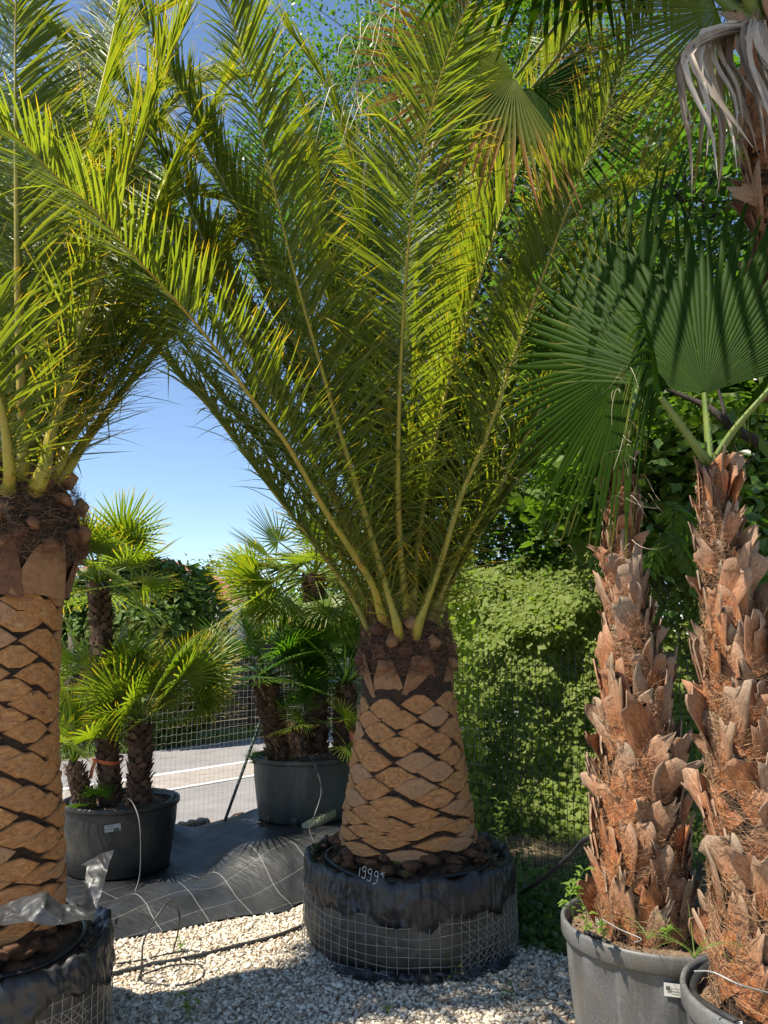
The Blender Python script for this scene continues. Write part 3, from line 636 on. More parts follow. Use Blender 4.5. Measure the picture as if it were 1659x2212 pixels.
def basket(cx, cy, zb, R0, H, label, group, seed, hem):
    t = thing('wire_basket_planter', (cx, cy, zb), label, 'planter', group)
    R = np.random.default_rng(seed)
    def bfn(Rr, Z, th):
        P = np.stack([np.cos(th)*2.4, np.sin(th)*2.4, Z*3], -1); return Rr*(1+.035*vnoise(P+seed, 1)+.008*vnoise(P+seed, 6)), Z
    mb = MB(); lathe(mb, [(R0*.9, 0), (R0*.97, .02), (R0*1.02, .10), (R0*1.02, .2), (R0*.99, H-.03), (R0*.97, H)], (cx, cy, zb), 160, fn=bfn)
    obj('liner', mb, M['plastic_dusty'], t, smooth=True)
    # folded-over collar
    ns = 420; mb = MB(); th = np.arange(ns)*2*math.pi/ns; rows = []
    h = hem(th)
    prof = [(-.07, H-.075, 0), (-.045, H-.01, 0), (-.015, H+.02, .4), (.008, H+.012, .8), (.016, H-.02, 1), (.02, .25, 2), (.022, .5, 2), (.025, .75, 2), (.03, 1.0, 2), (.022, 1.0, 3)]
    for q, (dr, z, m_) in enumerate(prof):
        zz = H-.02-(h*z) if m_ >= 2 else np.full(ns, z)
        P = np.stack([np.cos(th)*3, np.sin(th)*3, np.full(ns, q*.35)], -1)
        w1 = vnoise(P+seed, 1.2)*.03-np.abs(vnoise(P+seed, 3.1))*.05+np.abs(vnoise(P*np.array([1, 1, .4]), 7))*.05
        rr = R0*1.0+dr*.7+w1*(.3+.3*m_ if m_ < 3 else 1)*.6+.035*vnoise(np.stack([np.cos(th)*2.4, np.sin(th)*2.4, th*0+H*3], -1)+seed, 1)*R0
        if m_ < 2: zz = zz+.05*vnoise(P*np.array([1, 1, 0])+5, 2.0)+.025*vnoise(P*np.array([1, 1, 0]), 6)
        elif m_ == 2: zz = zz+.02*vnoise(P, 5)
        rows.append(np.stack([cx+rr*np.cos(th), cy+rr*np.sin(th), zb+zz], -1))
    V = np.array(rows); i = np.arange(len(rows)-1)[:, None]*ns; j = np.arange(ns)[None]; k = (j+1) % ns
    mb.add(V.reshape(-1, 3), np.stack([i+j, i+k, i+ns+k, i+ns+j], -1).reshape(-1, 4))
    obj('liner_collar', mb, M['plastic'], t, smooth=False)
    # soil
    mb = MB(); rr = np.linspace(0, R0*.97, 26); th2 = np.arange(90)*2*math.pi/90
    Rg, Tg = np.meshgrid(rr, th2, indexing='ij'); P = np.stack([Rg*np.cos(Tg), Rg*np.sin(Tg), 0*Rg], -1)
    Zs = H-.055+.035*vnoise(P, 9)+.02*vnoise(P, 25)+.05*np.exp(-((Rg-.34)/.12)**2)
    V = np.stack([cx+P[..., 0], cy+P[..., 1], zb+Zs], -1); i = np.arange(25)[:, None]*90; j = np.arange(90)[None]; k = (j+1) % 90
    mb.add(V.reshape(-1, 3), np.stack([i+j, i+90+j, i+90+k, i+k], -1).reshape(-1, 4)); obj('soil', mb, M['soil'], t, smooth=True)
    a = R.uniform(0, 6.28, 1500); r_ = np.sqrt(R.uniform(.25, .9, 1500))*R0
    stones('bark_chips', cx+r_*np.cos(a), cy+r_*np.sin(a), np.full(1500, zb+H-.05)+R.normal(0, .012, 1500), R.gamma(4, .002, 1500)+.003, M['soil_pale'], parent=t)
    # wire cage
    mb = MB(); nv = int(2*math.pi*R0/.05)
    def rad(a, z):
        P = np.array([[math.cos(a)*2.4, math.sin(a)*2.4, z*3]]); return R0*1.02*(1+.035*vnoise(P+seed, 1)[0]+.008*vnoise(P+seed, 6)[0])+.006
    for v in range(nv):
        a = 2*math.pi*v/nv; top = H-.02-.9*float(hem(np.array([a]))[0]); zz = np.linspace(.01, max(top, .06), 6)
        da = .012*math.sin(v*1.7)
        tube(mb, [[cx+rad(a, q)*math.cos(a+da*q*4), cy+rad(a, q)*math.sin(a+da*q*4), zb+q] for q in zz], .0012, 4)
    z = .02
    while z < H:
        pts = []
        for v in range(97):
            a = 2*math.pi*v/96
            zz = z+.012*math.sin(a*2+z*9)+.005*math.sin(a*9+z*30)
            if H-.02-.95*float(hem(np.array([a]))[0]) > zz: pts.append([cx+(rad(a, zz)+.002)*math.cos(a), cy+(rad(a, zz)+.002)*math.sin(a), zb+zz])
            else:
                if len(pts) > 2: tube(mb, pts, .0012, 4)
                pts = []
        if len(pts) > 2: tube(mb, pts, .0012, 4)
        z += .045
    for v in range(26):     # overlapping second layer, set diagonally
        for sgn in (-1, 1):
            a0 = -1.25+v*.07; pts = []
            for q in np.linspace(0, 1, 9):
                a = a0+sgn*q*.5; zz = .02+q*.24
                if H-.03-float(hem(np.array([a]))[0]) > zz and -1.2 < a < -.2: pts.append([cx+(rad(a, zz)+.005)*math.cos(a), cy+(rad(a, zz)+.005)*math.sin(a), zb+zz])
            if len(pts) > 2: tube(mb, pts, .0009, 4)
    obj('wire_mesh', mb, M['wire'], t, kind='stuff')
    # torn plastic at the foot
    mb = MB(); nn = 200; th = np.linspace(-2.3, -.5, nn); rows = []
    for q in range(6):
        P = np.stack([th*4, np.full(nn, q*.9), np.full(nn, seed)], -1)
        rr = R0*.96+q*.016+.10*vnoise(P, 1.7)*q/5+.06*vnoise(P, 6)*q/5; zz = [.015, .03, .03, .02, .012, .004][q]+.03*np.abs(vnoise(P, 6))*(q > 0)
        rows.append(np.stack([cx+rr*np.cos(th), cy+rr*np.sin(th), zb+zz], -1))
    mb.add(np.array(rows).reshape(-1, 3), grid_faces(6, nn)); obj('torn_liner', mb, M['plastic'], t, smooth=True)
    return t
def writing(strokes, org3, ux, uy, mat, parent, wd=.0035, nrm=None, surf=None, name='writing'):
    mb = MB()
    for s in strokes:
        P = spline([[p[0], p[1], 0] for p in s], max(6, 4*len(s)))
        Q = org3+P[:, :1]*ux+P[:, 1:2]*uy
        if surf: Q = surf(Q)
        tube(mb, Q, wd, 4, flat=.6)
    return obj(name, mb, mat, parent)

# -- middle date palm
CX, CY = at(880, 1700, 4.5)[0], 4.5
def zat(py, Y): return at(880, py, Y)[2]
def rpx(px, py, Y):
    p = at(830, py, Y); return px/FPX*((p[1])*math.cos(PITCH)+(p[2]-CAMZ)*math.sin(PITCH))
zsoil1 = .37
mid_palm = thing('date_palm', (CX, CY, .35), 'middle date palm, diamond-scarred trunk standing in the wire basket marked 1999', 'palm tree')
prof1 = [(zat(y, 4.3), rpx(w_, y, 4.4)) for y, w_ in ((1345, 84), (1380, 92), (1410, 99), (1450, 105), (1500, 103), (1520, 103), (1600, 117), (1700, 130), (1780, 142), (1840, 152), (1900, 158))]
tr1, rf1 = date_trunk(mid_palm, CX, CY, prof1, zsoil1, zat(1508, 4.25), zat(1330, 4.4), 3)
print('mid trunk top', zat(1330, 4.4), 'scales', zat(1508, 4.25))
def hem1(a):
    a = np.arctan2(np.sin(a), np.cos(a))   # front is -pi/2
    return .11+.05*np.exp(-((a+1.5)/.8)**2)+.02*np.sin(a*7)+.015*np.sin(a*17+1)
bk1 = basket(CX+.01, CY, float(hgt(CX, CY)), .56, .42, 'wire basket root ball under the middle date palm, black liner folded over and marked 1999', 'wire basket planters', 2, hem1)
# -- left date palm
LX, LY = at(0, 1300, 3.3)[0], 3.3
left_palm = thing('date_palm', (LX, LY, .3), 'date palm cut by the left edge of the photo, thick trunk with tan diamond scars', 'palm tree')
LX -= .01
prof2 = [(zat(y, 3.1), rpx(w_, y, 3.2)) for y, w_ in ((1010, 118), (1040, 135), (1100, 162), (1170, 172), (1240, 150), (1275, 134), (1400, 138), (1550, 142), (1700, 156), (1800, 172), (1900, 180), (2000, 190))]
tr2, rf2 = date_trunk(left_palm, LX, LY, prof2, .34, zat(1278, 3.03), zat(1005, 3.25), 8, dz0=.061)
def hem2(a):
    a = np.arctan2(np.sin(a), np.cos(a))
    return .10+.05*np.exp(-((a+1.3)/.5)**2)+.03*np.sin(a*5+1)+.012*np.sin(a*15)
bk2 = basket(LX, LY, float(hgt(LX, LY)), .53, .40, 'wire basket root ball under the left date palm, shiny black liner flap standing up', 'wire basket planters', 5, hem2)
# standing flap of liner on the left basket
def sheet(px, tris, sub, amp, seed):
    V = [at(*p) for p in px]; T = [tuple(t) for t in tris]
    for _ in range(sub):
        mid = {}; nT = []
        def m_(i, j):
            k_ = (min(i, j), max(i, j))
            if k_ not in mid: V.append((V[i]+V[j])/2); mid[k_] = len(V)-1
            return mid[k_]
        for a_, b_, c_ in T:
            ab, bc, ca = m_(a_, b_), m_(b_, c_), m_(c_, a_); nT += [(a_, ab, ca), (ab, b_, bc), (ca, bc, c_), (ab, bc, ca)]
        T = nT
    V = np.array(V); V = V+amp*np.stack([np.abs(vnoise(V+seed, 9)), np.abs(vnoise(V+seed+3, 9)), vnoise(V+seed+5, 12)], -1)+amp*.3*np.stack([vnoise(V, 30), vnoise(V+1, 30), vnoise(V+2, 30)], -1)
    m = MB(); m.add(V, np.array(T)); return m
m_ = sheet([(-80, 1968, 2.98), (0, 1958, 2.95), (100, 1926, 2.92), (128, 1955, 2.93), (168, 1965, 2.94), (194, 1988, 2.90), (140, 2002, 2.84), (62, 1986, 2.82), (0, 1999, 2.80), (-80, 2003, 2.80), (95, 1955, 2.84)],
    [(0, 1, 9), (1, 8, 9), (1, 7, 8), (1, 2, 10), (1, 10, 7), (2, 3, 10), (3, 6, 10), (10, 6, 7), (3, 4, 6), (4, 5, 6)], 3, .03, 2)
obj('liner_flap', m_, M['plastic_sheet'], bk2)
m_ = sheet([(168, 1965, 2.94), (194, 1988, 2.90), (207, 1958, 3.0), (180, 1905, 3.06), (218, 1925, 3.03), (186, 1872, 3.12), (228, 1885, 3.10), (240, 1834, 3.12), (160, 1868, 3.3), (205, 1855, 3.16)],
    [(0, 1, 2), (0, 2, 3), (3, 2, 4), (3, 4, 5), (5, 4, 6), (5, 6, 9), (9, 6, 7), (8, 5, 9)], 3, .03, 6)
obj('liner_flap', m_, M['plastic_sheet'], bk2)
# writing on the middle liner
def onliner(Q):
    d = Q[:, :2]-np.array([CX+.01, CY]); r = np.linalg.norm(d, axis=1, keepdims=True); Q = Q.copy(); Q[:, :2] = np.array([CX+.01, CY])+d/r*(.578+.0); return Q
wo = at(772, 1895, CY-.53)
st = [[(.005, .03), (.0, 0)], [(.03, .018), (.018, .022), (.02, .034), (.032, .034), (.031, .02), (.026, -.004), (.012, .0)],
      [(.055, .012), (.043, .016), (.045, .028), (.057, .028), (.056, .014), (.051, -.01), (.037, -.008)],
      [(.08, .006), (.069, .01), (.072, .023), (.082, .022), (.081, .004), (.075, -.014), (.060, -.02)],
      [(.108, .022), (.098, .02), (.092, .015)], [(.098, .019), (.104, .004)], [(.096, .017), (.107, .012)]]
writing(st, wo, np.array([1.3, 0, 0]), np.array([0, 0, 1.35]), M['chalk'], bk1, .0028, surf=onliner)

# fronds of the middle palm
F = lambda *a, **k: frond(mid_palm, *a, **k)
F([(858, 1350), (835, 1270), (786, 1100), (740, 950), (690, 780), (636, 590), (590, 400), (545, 210), (495, 20), (450, -160)], 4.25, 2.9, 1, Lmax=.46)
F([(874, 1300), (861, 1106), (863, 850), (881, 546), (906, 366), (946, 185), (1013, 0), (1075, -150)], 4.28, 2.8, 2, Lmax=.54)
F([(905, 1345), (950, 1220), (1000, 1060), (1048, 950), (1104, 786), (1186, 560), (1229, 443), (1295, 276), (1338, 166), (1411, 0), (1450, -90)], 4.25, 3.3, 3, Lmax=.46)
F([(890, 1300), (913, 1100), (940, 953), (986, 753), (1046, 573), (1095, 430), (1140, 316), (1222, 100), (1269, 0), (1310, -90)], 4.45, 4.2, 4, Lmax=.46)
F([(799, 1362), (753, 1276), (686, 1183), (620, 1100), (553, 1013), (450, 879), (400, 829), (340, 756), (270, 680), (195, 610)], 4.45, 4.7, 5, Lmax=.42)
F([(823, 1322), (806, 1266), (760, 1190), (703, 1103), (620, 960), (553, 873), (450, 733), (383, 653), (290, 553), (200, 450), (133, 393), (50, 310), (-30, 250)], 4.3, 2.3, 6, Lmax=.44, pe=.95)
F([(835, 1300), (790, 1130), (753, 1020), (720, 930), (670, 820), (636, 740), (586, 610), (533, 483), (483, 393), (416, 253), (333, 83), (277, 0), (230, -60)], 4.45, 3.9, 7, Lmax=.46)
F([(825, 1290), (750, 1120), (650, 950), (560, 800), (490, 640), (433, 500), (390, 400), (350, 350), (300, 250), (233, 143), (167, 110), (100, 67), (17, 40)], 4.55, 3.9, 8, Lmax=.38)
F([(820, 1300), (760, 1160), (640, 930), (540, 760), (450, 620), (383, 520), (333, 443), (273, 377), (200, 290), (127, 240)], 4.5, 4.6, 9, Lmax=.42)
F([(936, 1322), (966, 1253), (996, 1183), (1043, 1106), (1110, 990), (1180, 850), (1240, 700), (1290, 560), (1350, 440), (1440, 330)], 4.5, 4.6, 10, Lmax=.45)
F([(946, 1318), (970, 1266), (1013, 1190), (1067, 1106), (1150, 990), (1230, 890), (1300, 810), (1370, 760), (1440, 740)], 4.6, 5.1, 11, Lmax=.42)
F([(868, 1290), (850, 1100), (827, 886), (810, 786), (800, 640), (790, 480), (760, 330), (700, 180), (620, 60)], 4.7, 5.1, 12, Lmax=.46)
F([(850, 1290), (800, 1080), (720, 850), (620, 620), (500, 430), (380, 300), (270, 240)], 4.7, 5.4, 13, Lmax=.46)
F([(900, 1290), (950, 1050), (1030, 800), (1130, 600), (1260, 450), (1400, 400)], 4.7, 5.3, 14, Lmax=.46)
F([(890, 1290), (920, 1050), (960, 800), (1000, 560), (1060, 330), (1150, 150), (1290, 40)], 4.75, 5.2, 15, Lmax=.48)
F([(860, 1290), (840, 1060), (780, 800), (700, 560), (640, 350), (560, 160)], 4.8, 5.2, 16, Lmax=.48)
F([(810, 1330), (740, 1200), (640, 1060), (560, 950), (480, 860), (400, 740), (350, 600)], 4.6, 5.1, 17, Lmax=.42)
F([(880, 1290), (890, 1060), (900, 800), (930, 600), (1000, 420), (1120, 300)], 4.8, 5.4, 18, Lmax=.48)
F([(930, 1310), (990, 1160), (1080, 1000), (1160, 850), (1220, 660), (1260, 480)], 4.6, 5.2, 19, Lmax=.44)
F([(845, 1290), (770, 1080), (680, 900), (560, 700), (450, 560), (330, 480), (200, 470)], 4.7, 5.2, 20, Lmax=.44)
F([(842, 1300), (815, 1150), (770, 960), (735, 760), (705, 560), (690, 380), (650, 200)], 4.6, 4.9, 23, Lmax=.44)
F([(915, 1300), (975, 1090), (1060, 860), (1130, 650), (1170, 430), (1190, 250), (1180, 80)], 4.6, 4.9, 24, Lmax=.44)
F([(905, 1300), (960, 1100), (1020, 900), (1080, 700), (1180, 480), (1300, 300), (1450, 180)], 4.7, 5.0, 71, Lmax=.48)
F([(895, 1300), (930, 1100), (975, 900), (1010, 700), (1040, 480), (1060, 260), (1090, 20)], 4.7, 4.6, 72, Lmax=.48)
F([(880, 1290), (870, 1060), (850, 820), (845, 600), (850, 400), (870, 200)], 4.8, 5.1, 73, Lmax=.48)
F([(845, 1300), (790, 1120), (720, 940), (640, 780), (570, 620), (520, 460), (430, 250), (340, 130)], 4.6, 5.0, 74, Lmax=.46)
F([(920, 1310), (985, 1140), (1060, 960), (1130, 780), (1220, 600), (1330, 520), (1430, 520)], 4.6, 4.8, 75, Lmax=.45)
F([(865, 1300), (845, 1150), (800, 960), (760, 760), (740, 560), (735, 400)], 4.8, 5.2, 76, Lmax=.48)
F([(930, 1310), (1010, 1170), (1100, 1050), (1190, 960), (1270, 920)], 4.7, 5.2, 77, Lmax=.40)
F([(830, 1310), (760, 1190), (690, 1080), (610, 960), (540, 830), (470, 700), (400, 600)], 4.6, 5.2, 78, Lmax=.42)
for i, (bx, tx, ty, YY) in enumerate(((862, 835, 700, 4.6), (878, 900, 560, 4.55), (885, 960, 760, 4.5), (852, 790, 820, 4.65))):
    F([(bx, 1290), ((bx*2+tx)/3, 1100), (tx, ty)], 4.5, YY, 60+i, Lmax=.30, nl=170, vlift=35, wild=.5, r0=.02)
# fronds of the left palm
Gf = lambda *a, **k: frond(left_palm, *a, leaf='date_leaf_left', **k)
Gf([(50, 1000), (47, 860), (40, 690), (37, 553), (33, 230), (34, 0), (36, -120)], 3.1, 2.9, 31, Lmax=.46, r0=.036)
Gf([(93, 1020), (110, 937), (143, 827), (173, 713), (200, 637), (227, 546), (277, 367), (310, 293), (353, 160), (400, 50), (440, -60)], 3.1, 3.5, 32, Lmax=.44, r0=.036)
Gf([(127, 1010), (150, 953), (217, 863), (267, 800), (330, 720), (420, 600), (500, 500), (570, 440)], 3.25, 4.4, 33, Lmax=.42)
Gf([(135, 1025), (187, 950), (240, 876), (277, 830), (333, 766), (420, 640), (500, 500), (603, 375), (703, 352), (770, 370), (826, 405)], 3.3, 5.6, 34, Lmax=.46)
Gf([(67, 1000), (97, 803), (117, 687), (150, 500), (200, 267), (233, 127), (263, -20), (290, -120)], 3.3, 3.7, 35, Lmax=.44)
Gf([(20, 1010), (0, 870), (-60, 700), (-160, 500)], 3.0, 2.6, 36, Lmax=.42, r0=.036)
Gf([(110, 1000), (160, 853), (213, 740), (290, 570), (363, 377), (427, 293), (500, 130), (560, 20)], 3.4, 4.4, 37, Lmax=.46)
Gf([(80, 1000), (120, 800), (170, 600), (240, 420), (340, 260), (430, 180), (520, 170)], 3.5, 4.9, 38, Lmax=.46)
Gf([(60, 1000), (60, 800), (90, 560), (120, 380), (190, 200), (300, 60), (380, 10)], 3.5, 4.6, 39, Lmax=.46)
Gf([(20, 1000), (0, 780), (-30, 500), (-20, 260), (20, 60), (90, -60)], 3.5, 3.9, 40, Lmax=.46)
Gf([(95, 1000), (130, 870), (190, 700), (260, 560), (320, 460), (400, 420), (470, 430)], 3.5, 4.9, 41, Lmax=.44)
Gf([(40, 1000), (30, 820), (50, 600), (90, 420), (130, 260), (120, 120)], 3.4, 3.6, 42, Lmax=.4)
Gf([(0, 1010), (-40, 850), (-60, 640), (-60, 400), (-20, 200)], 3.2, 3.2, 43, Lmax=.46)
Gf([(120, 1015), (170, 900), (240, 760), (310, 650), (390, 560)], 3.4, 4.2, 44, Lmax=.42)
Gf([(60, 1000), (85, 760), (130, 520), (210, 330), (330, 200), (450, 160)], 3.5, 5.2, 81, Lmax=.48)
Gf([(50, 1000), (55, 760), (60, 500), (110, 300), (200, 130), (260, -40)], 3.5, 4.6, 82, Lmax=.48)
Gf([(110, 1005), (180, 820), (260, 680), (350, 560), (450, 500), (540, 520)], 3.5, 5.2, 83, Lmax=.44)
Gf([(100, 990), (110, 800), (140, 650), (180, 500)], 3.4, 3.5, 45, Lmax=.26, nl=160, vlift=35, r0=.02)
Gf([(60, 990), (75, 800), (80, 600), (110, 450)], 3.4, 3.5, 46, Lmax=.26, nl=160, vlift=35, r0=.02)

# ------------------------------------------------------------------ fan leaves
def fan_geo(mb, hub, A, B, R, nseg, th0, th1, split=.5, fold=.35, cup=.2, droop=.0, R_=None, tipdry=0, widthf=1.0, gap=0.0, hang=0.0, power=2.0, fall=.22):
    R_ = R_ or RG; A = nz(np.asarray(A, float)); B = np.asarray(B, float); B = nz(B-(B@A)*A); Nn = np.cross(A, B)
    dth = (th1-th0)/nseg; rr = np.array([.015, .22, .42, split, .72, .87, 1.0]); rr.sort(); k = len(rr); V = []; col = []
    for i in range(nseg):
        th = th0+dth*(i+.5)+R_.normal(0, dth*.05); d = math.cos(th)*A+math.sin(th)*B; l = -math.sin(th)*A+math.cos(th)*B
        Ri = R*max(.45, 1-fall*(abs(th)/math.pi)**1.5)*R_.uniform(.93, 1.04); r = rr*Ri
        wm = split*Ri*math.tan(dth/2)*widthf
        hw = np.where(rr <= split, r*math.tan(dth/2), wm*np.clip((1-rr)/(1-split), 0, 1)**.62+.0006)*(1-gap)
        dd_ = droop*R_.uniform(.4, 1.6); e = np.clip((rr-split*.8)/(1-split*.8), 0, 1)
        c = hub+d*r[:, None]-Nn*(cup*rr**2*Ri)[:, None]+DOWN*(dd_*Ri*e**power)[:, None]
        bend = R_.normal(0, .05)*Ri*e**2
        c = c+l*bend[:, None]
        zf = (Nn*(fold*hw)[:, None])
        V.append(np.stack([c-l*hw[:, None]-zf*.5, c+zf*.5, c+l*hw[:, None]-zf*.5], 1).reshape(-1, 3))
        rv = R_.random(); g = rr*(1 if R_.random() < .8 else .8)+tipdry*R_.uniform(0, 1); col.append(np.stack([np.full(3*k, rv), np.repeat(g, 3), np.zeros(3*k)], -1))
    b = (np.arange(nseg)[:, None]*3*k+np.arange(k-1)[None]*3)
    F = np.concatenate([np.stack([b, b+1, b+4, b+3], -1).reshape(-1, 4), np.stack([b+1, b+2, b+5, b+4], -1).reshape(-1, 4)])
    mb.add(np.concatenate(V), F, np.concatenate(col))
def curls(mb, P0, n, L, wid=.0006, spread=.02, down=.8):
    """thin curly threads hanging from around the points P0"""
    src = P0[RG.integers(len(P0), size=n)]; k = 9; P = np.zeros((n, k, 3)); P[:, 0] = src+RG.normal(0, spread*.3, (n, 3))
    d = nz(RG.normal(size=(n, 3))); ll = (L*RG.uniform(.3, 1.2, n)/k)[:, None]
    ax = nz(RG.normal(size=(n, 3))); om = RG.uniform(.05, .45, n)[:, None]
    for q in range(1, k):
        d = nz(d+np.cross(ax, d)*om+np.array([0, 0, -down*.35])); P[:, q] = P[:, q-1]+d*ll
    ribbons(mb, P, wid, RG.random((n, 1)).repeat(3, 1))
def petiole(mb, a, b, r0, r1, sag=0., teeth=0, mid=None, n=16):
    P = spline([a, mid if mid is not None else (np.asarray(a)+b)/2+np.array([0, 0, -sag]), b], n); tube(mb, P, np.linspace(r0, r1, n), 8, flat=.65)
    if teeth:
        T, A, B = frames(P)
        for i in range(teeth):
            q = RG.uniform(0, .9)*(n-1); j = int(q); s = RG.choice([-1, 1]); p = P[j]+A[j]*s*r0*.9; tip = p+A[j]*s*.014+T[j]*.006
            mb.add([p-T[j]*.005, p+T[j]*.005, tip], np.array([[0, 1, 2]]))

# ------------------------------------------------------------------ boots of the tall fan palms
def boot_mesh(seed):
    R = np.random.default_rng(seed); nr, ncl = 5, 5; top = np.zeros((nr, ncl, 3)); g = np.zeros((nr, ncl)); 
    kind = seed % 4
    for i, t in enumerate(np.linspace(0, 1, nr)):
        wd = (1-.18*t) if kind == 0 else (1-.45*t if kind == 1 else (1-.75*t if kind == 2 else 1-.3*t))
        for j, s in enumerate(np.linspace(-1, 1, ncl)):
            rag = R.uniform(-.16, .12)*(t > .9)+(-.18*abs(s) if t > .9 and kind != 3 else 0)+(.16*s if t > .9 and kind == 3 else 0)
            top[i, j] = [s*wd*.5+.12*t*t*(1 if kind > 1 else -1), -(.05+.30*t**2.2*(1+kind*.25))-.10*(1-s*s)*(1-.3*t)+R.normal(0, .015), t+rag]; g[i, j] = t
    bot = top.copy(); bot[..., 1] += .10; 
    mb = MB(); f = grid_faces(nr, ncl); n1 = nr*ncl
    V = np.concatenate([top.reshape(-1, 3), bot.reshape(-1, 3)])
    rim = [[4*5+j, 4*5+j+1, n1+4*5+j+1, n1+4*5+j] for j in range(4)]+[[i*5, (i+1)*5, n1+(i+1)*5, n1+i*5] for i in range(4)]+[[i*5+4, n1+i*5+4, n1+(i+1)*5+4, (i+1)*5+4] for i in range(4)]
    ed = np.zeros((nr, ncl)); ed[:, 0] = ed[:, -1] = 1; ed[-1] = 1
    col = np.stack([np.concatenate([ed.ravel()*.5, ed.ravel()*1.]), np.tile(g.ravel(), 2), np.zeros(2*n1)], -1)
    mb.add(V, [f, np.array(rim)], col)
    return mb.mesh('leaf_base', M['boot'], smooth=False)
BOOTS = [boot_mesh(i) for i in range(8)]
def boot_trunk(palm, axis, rad, seed, dz=.058, nper=6, pale=True, z1frac=1.0, size=1.0):
    """axis: spline pts foot->top, rad: radii along"""
    P = spline(axis, 40); r = np.interp(np.linspace(0, 1, 40), np.linspace(0, 1, len(rad)), rad)*.80
    mb = MB(); tube(mb, P, r*.9, 18); tr = obj('trunk', mb, M['trunk_dark'], palm, smooth=True)
    R = np.random.default_rng(seed); zs = P[:, 2]; z = zs[0]+.02; row = 0
    while z < zs[-1]-.03:
        f = np.interp(z, zs, np.arange(40)); c = [np.interp(z, zs, P[:, i]) for i in (0, 1)]; rr = np.interp(z, zs, r)
        for k in range(nper):
            a = 2*math.pi*(k+row*.382*1.0)/nper+R.normal(0, .1)
            s = R.uniform(.7, 1.15)*size*(.42+.58*min(1, rr/.16)); lean = R.normal(0, .3)+(.38 if R.random() < .5 else -.38)
            inst('leaf_base', BOOTS[R.choice([1, 2, 5, 6, 1, 2, 0, 3])], tr, surfM(c[0], c[1], a, z+R.normal(0, .02), rr*.86, R.normal(.0, .08), R.uniform(.12, .175)*s, .075*s, .23*s*R.uniform(.75, 1.25), lean))
        z += dz*(.7+.3*min(1, rr/.17)); row += 1
    mb = MB(); rf = lambda zz: np.interp(zz, zs, r)
    n = 6000; zq = RG.uniform(zs[0], zs[-1], n); a = RG.uniform(0, 6.283, n); cx = np.interp(zq, zs, P[:, 0]); cy = np.interp(zq, zs, P[:, 1]); rr = rf(zq)
    k = 6; PP = []; L = .13*RG.uniform(.4, 1.4, n); da = RG.normal(0, 1, n); dzz = RG.normal(-.1, .5, n)
    for q in np.linspace(0, 1, k):
        aa = a+da*L*q/rr*.9+RG.normal(0, .03, n); ro = rr+.0+.03*RG.random(n)*(.5+q*.6); PP.append(np.stack([cx+ro*np.cos(aa), cy+ro*np.sin(aa), zq+dzz*L*q-.03*q*q+RG.normal(0, .005, n)], -1))
    ribbons(mb, np.stack(PP, 1), .0009, RG.random((n, 1)).repeat(3, 1)); obj('fibre_mat', mb, M['fibre_pale'], tr, kind='stuff')
    return tr
def pot(cx, cy, zb, R0, H, mat, label, group, flutes=0, soilmat='soil_pale', taper=.84, rimh=.06, seed=1, soildrop=.05):
    t = thing('plastic_pot', (cx, cy, zb), label, 'plant pot', group)
    def fn(Rr, Z, th):
        amp = np.clip(Z/H, 0, 1)*(Z < H-rimh)*flutes; return Rr*(1+amp*.012*(np.clip(np.cos(th*14), .2, .8)-.5)/.3), Z
    zr = H-rimh
    mb = MB(); lathe(mb, [(0, .002), (R0*taper*.97, .002), (R0*taper, .012), (R0*(taper+.3*(1-taper)), zr*.35), (R0*(taper+.62*(1-taper)), zr*.72), (R0*.955, zr*.985), (R0*.955, zr)], (cx, cy, zb), 112, fn=fn)
    b = obj('pot_body', mb, mat, t, smooth=True)
    mb = MB(); a = R0
    lathe(mb, [(a*.957, zr-.002), (a*.985, zr-.004), (a*1.0, zr+.004), (a*1.0, H-.012), (a*.99, H-.002), (a*.975, H), (a*.955, H-.002), (a*.945, H-.012), (a*.935, H-.09), (a*.90, H-.3*H)], (cx, cy, zb), 112)
    obj('rim', mb, mat, t, smooth=True)
    mb = MB(); rr = np.linspace(0, a*.938, 20); th2 = np.arange(72)*2*math.pi/72; Rg, Tg = np.meshgrid(rr, th2, indexing='ij')
    P = np.stack([Rg*np.cos(Tg)+cx, Rg*np.sin(Tg)+cy, 0*Rg], -1); Zs = H-soildrop+.02*vnoise(P, 10)+.014*vnoise(P, 28)
    i = np.arange(19)[:, None]*72; j = np.arange(72)[None]; k = (j+1) % 72
    mb.add(np.stack([P[..., 0], P[..., 1], zb+Zs], -1).reshape(-1, 3), np.stack([i+j, i+72+j, i+72+k, i+k], -1).reshape(-1, 4)); obj('soil', mb, M[soilmat], t, smooth=True)
    a_ = RG.uniform(0, 6.28, 900); r_ = np.sqrt(RG.uniform(.1, .97, 900))*R0*.9
    stones('soil_crumbs', cx+r_*np.cos(a_), cy+r_*np.sin(a_), np.full(900, zb+H-soildrop)+RG.normal(0, .006, 900), RG.gamma(4, .0013, 900)+.002, M['soil_pale'], parent=t)
    return t
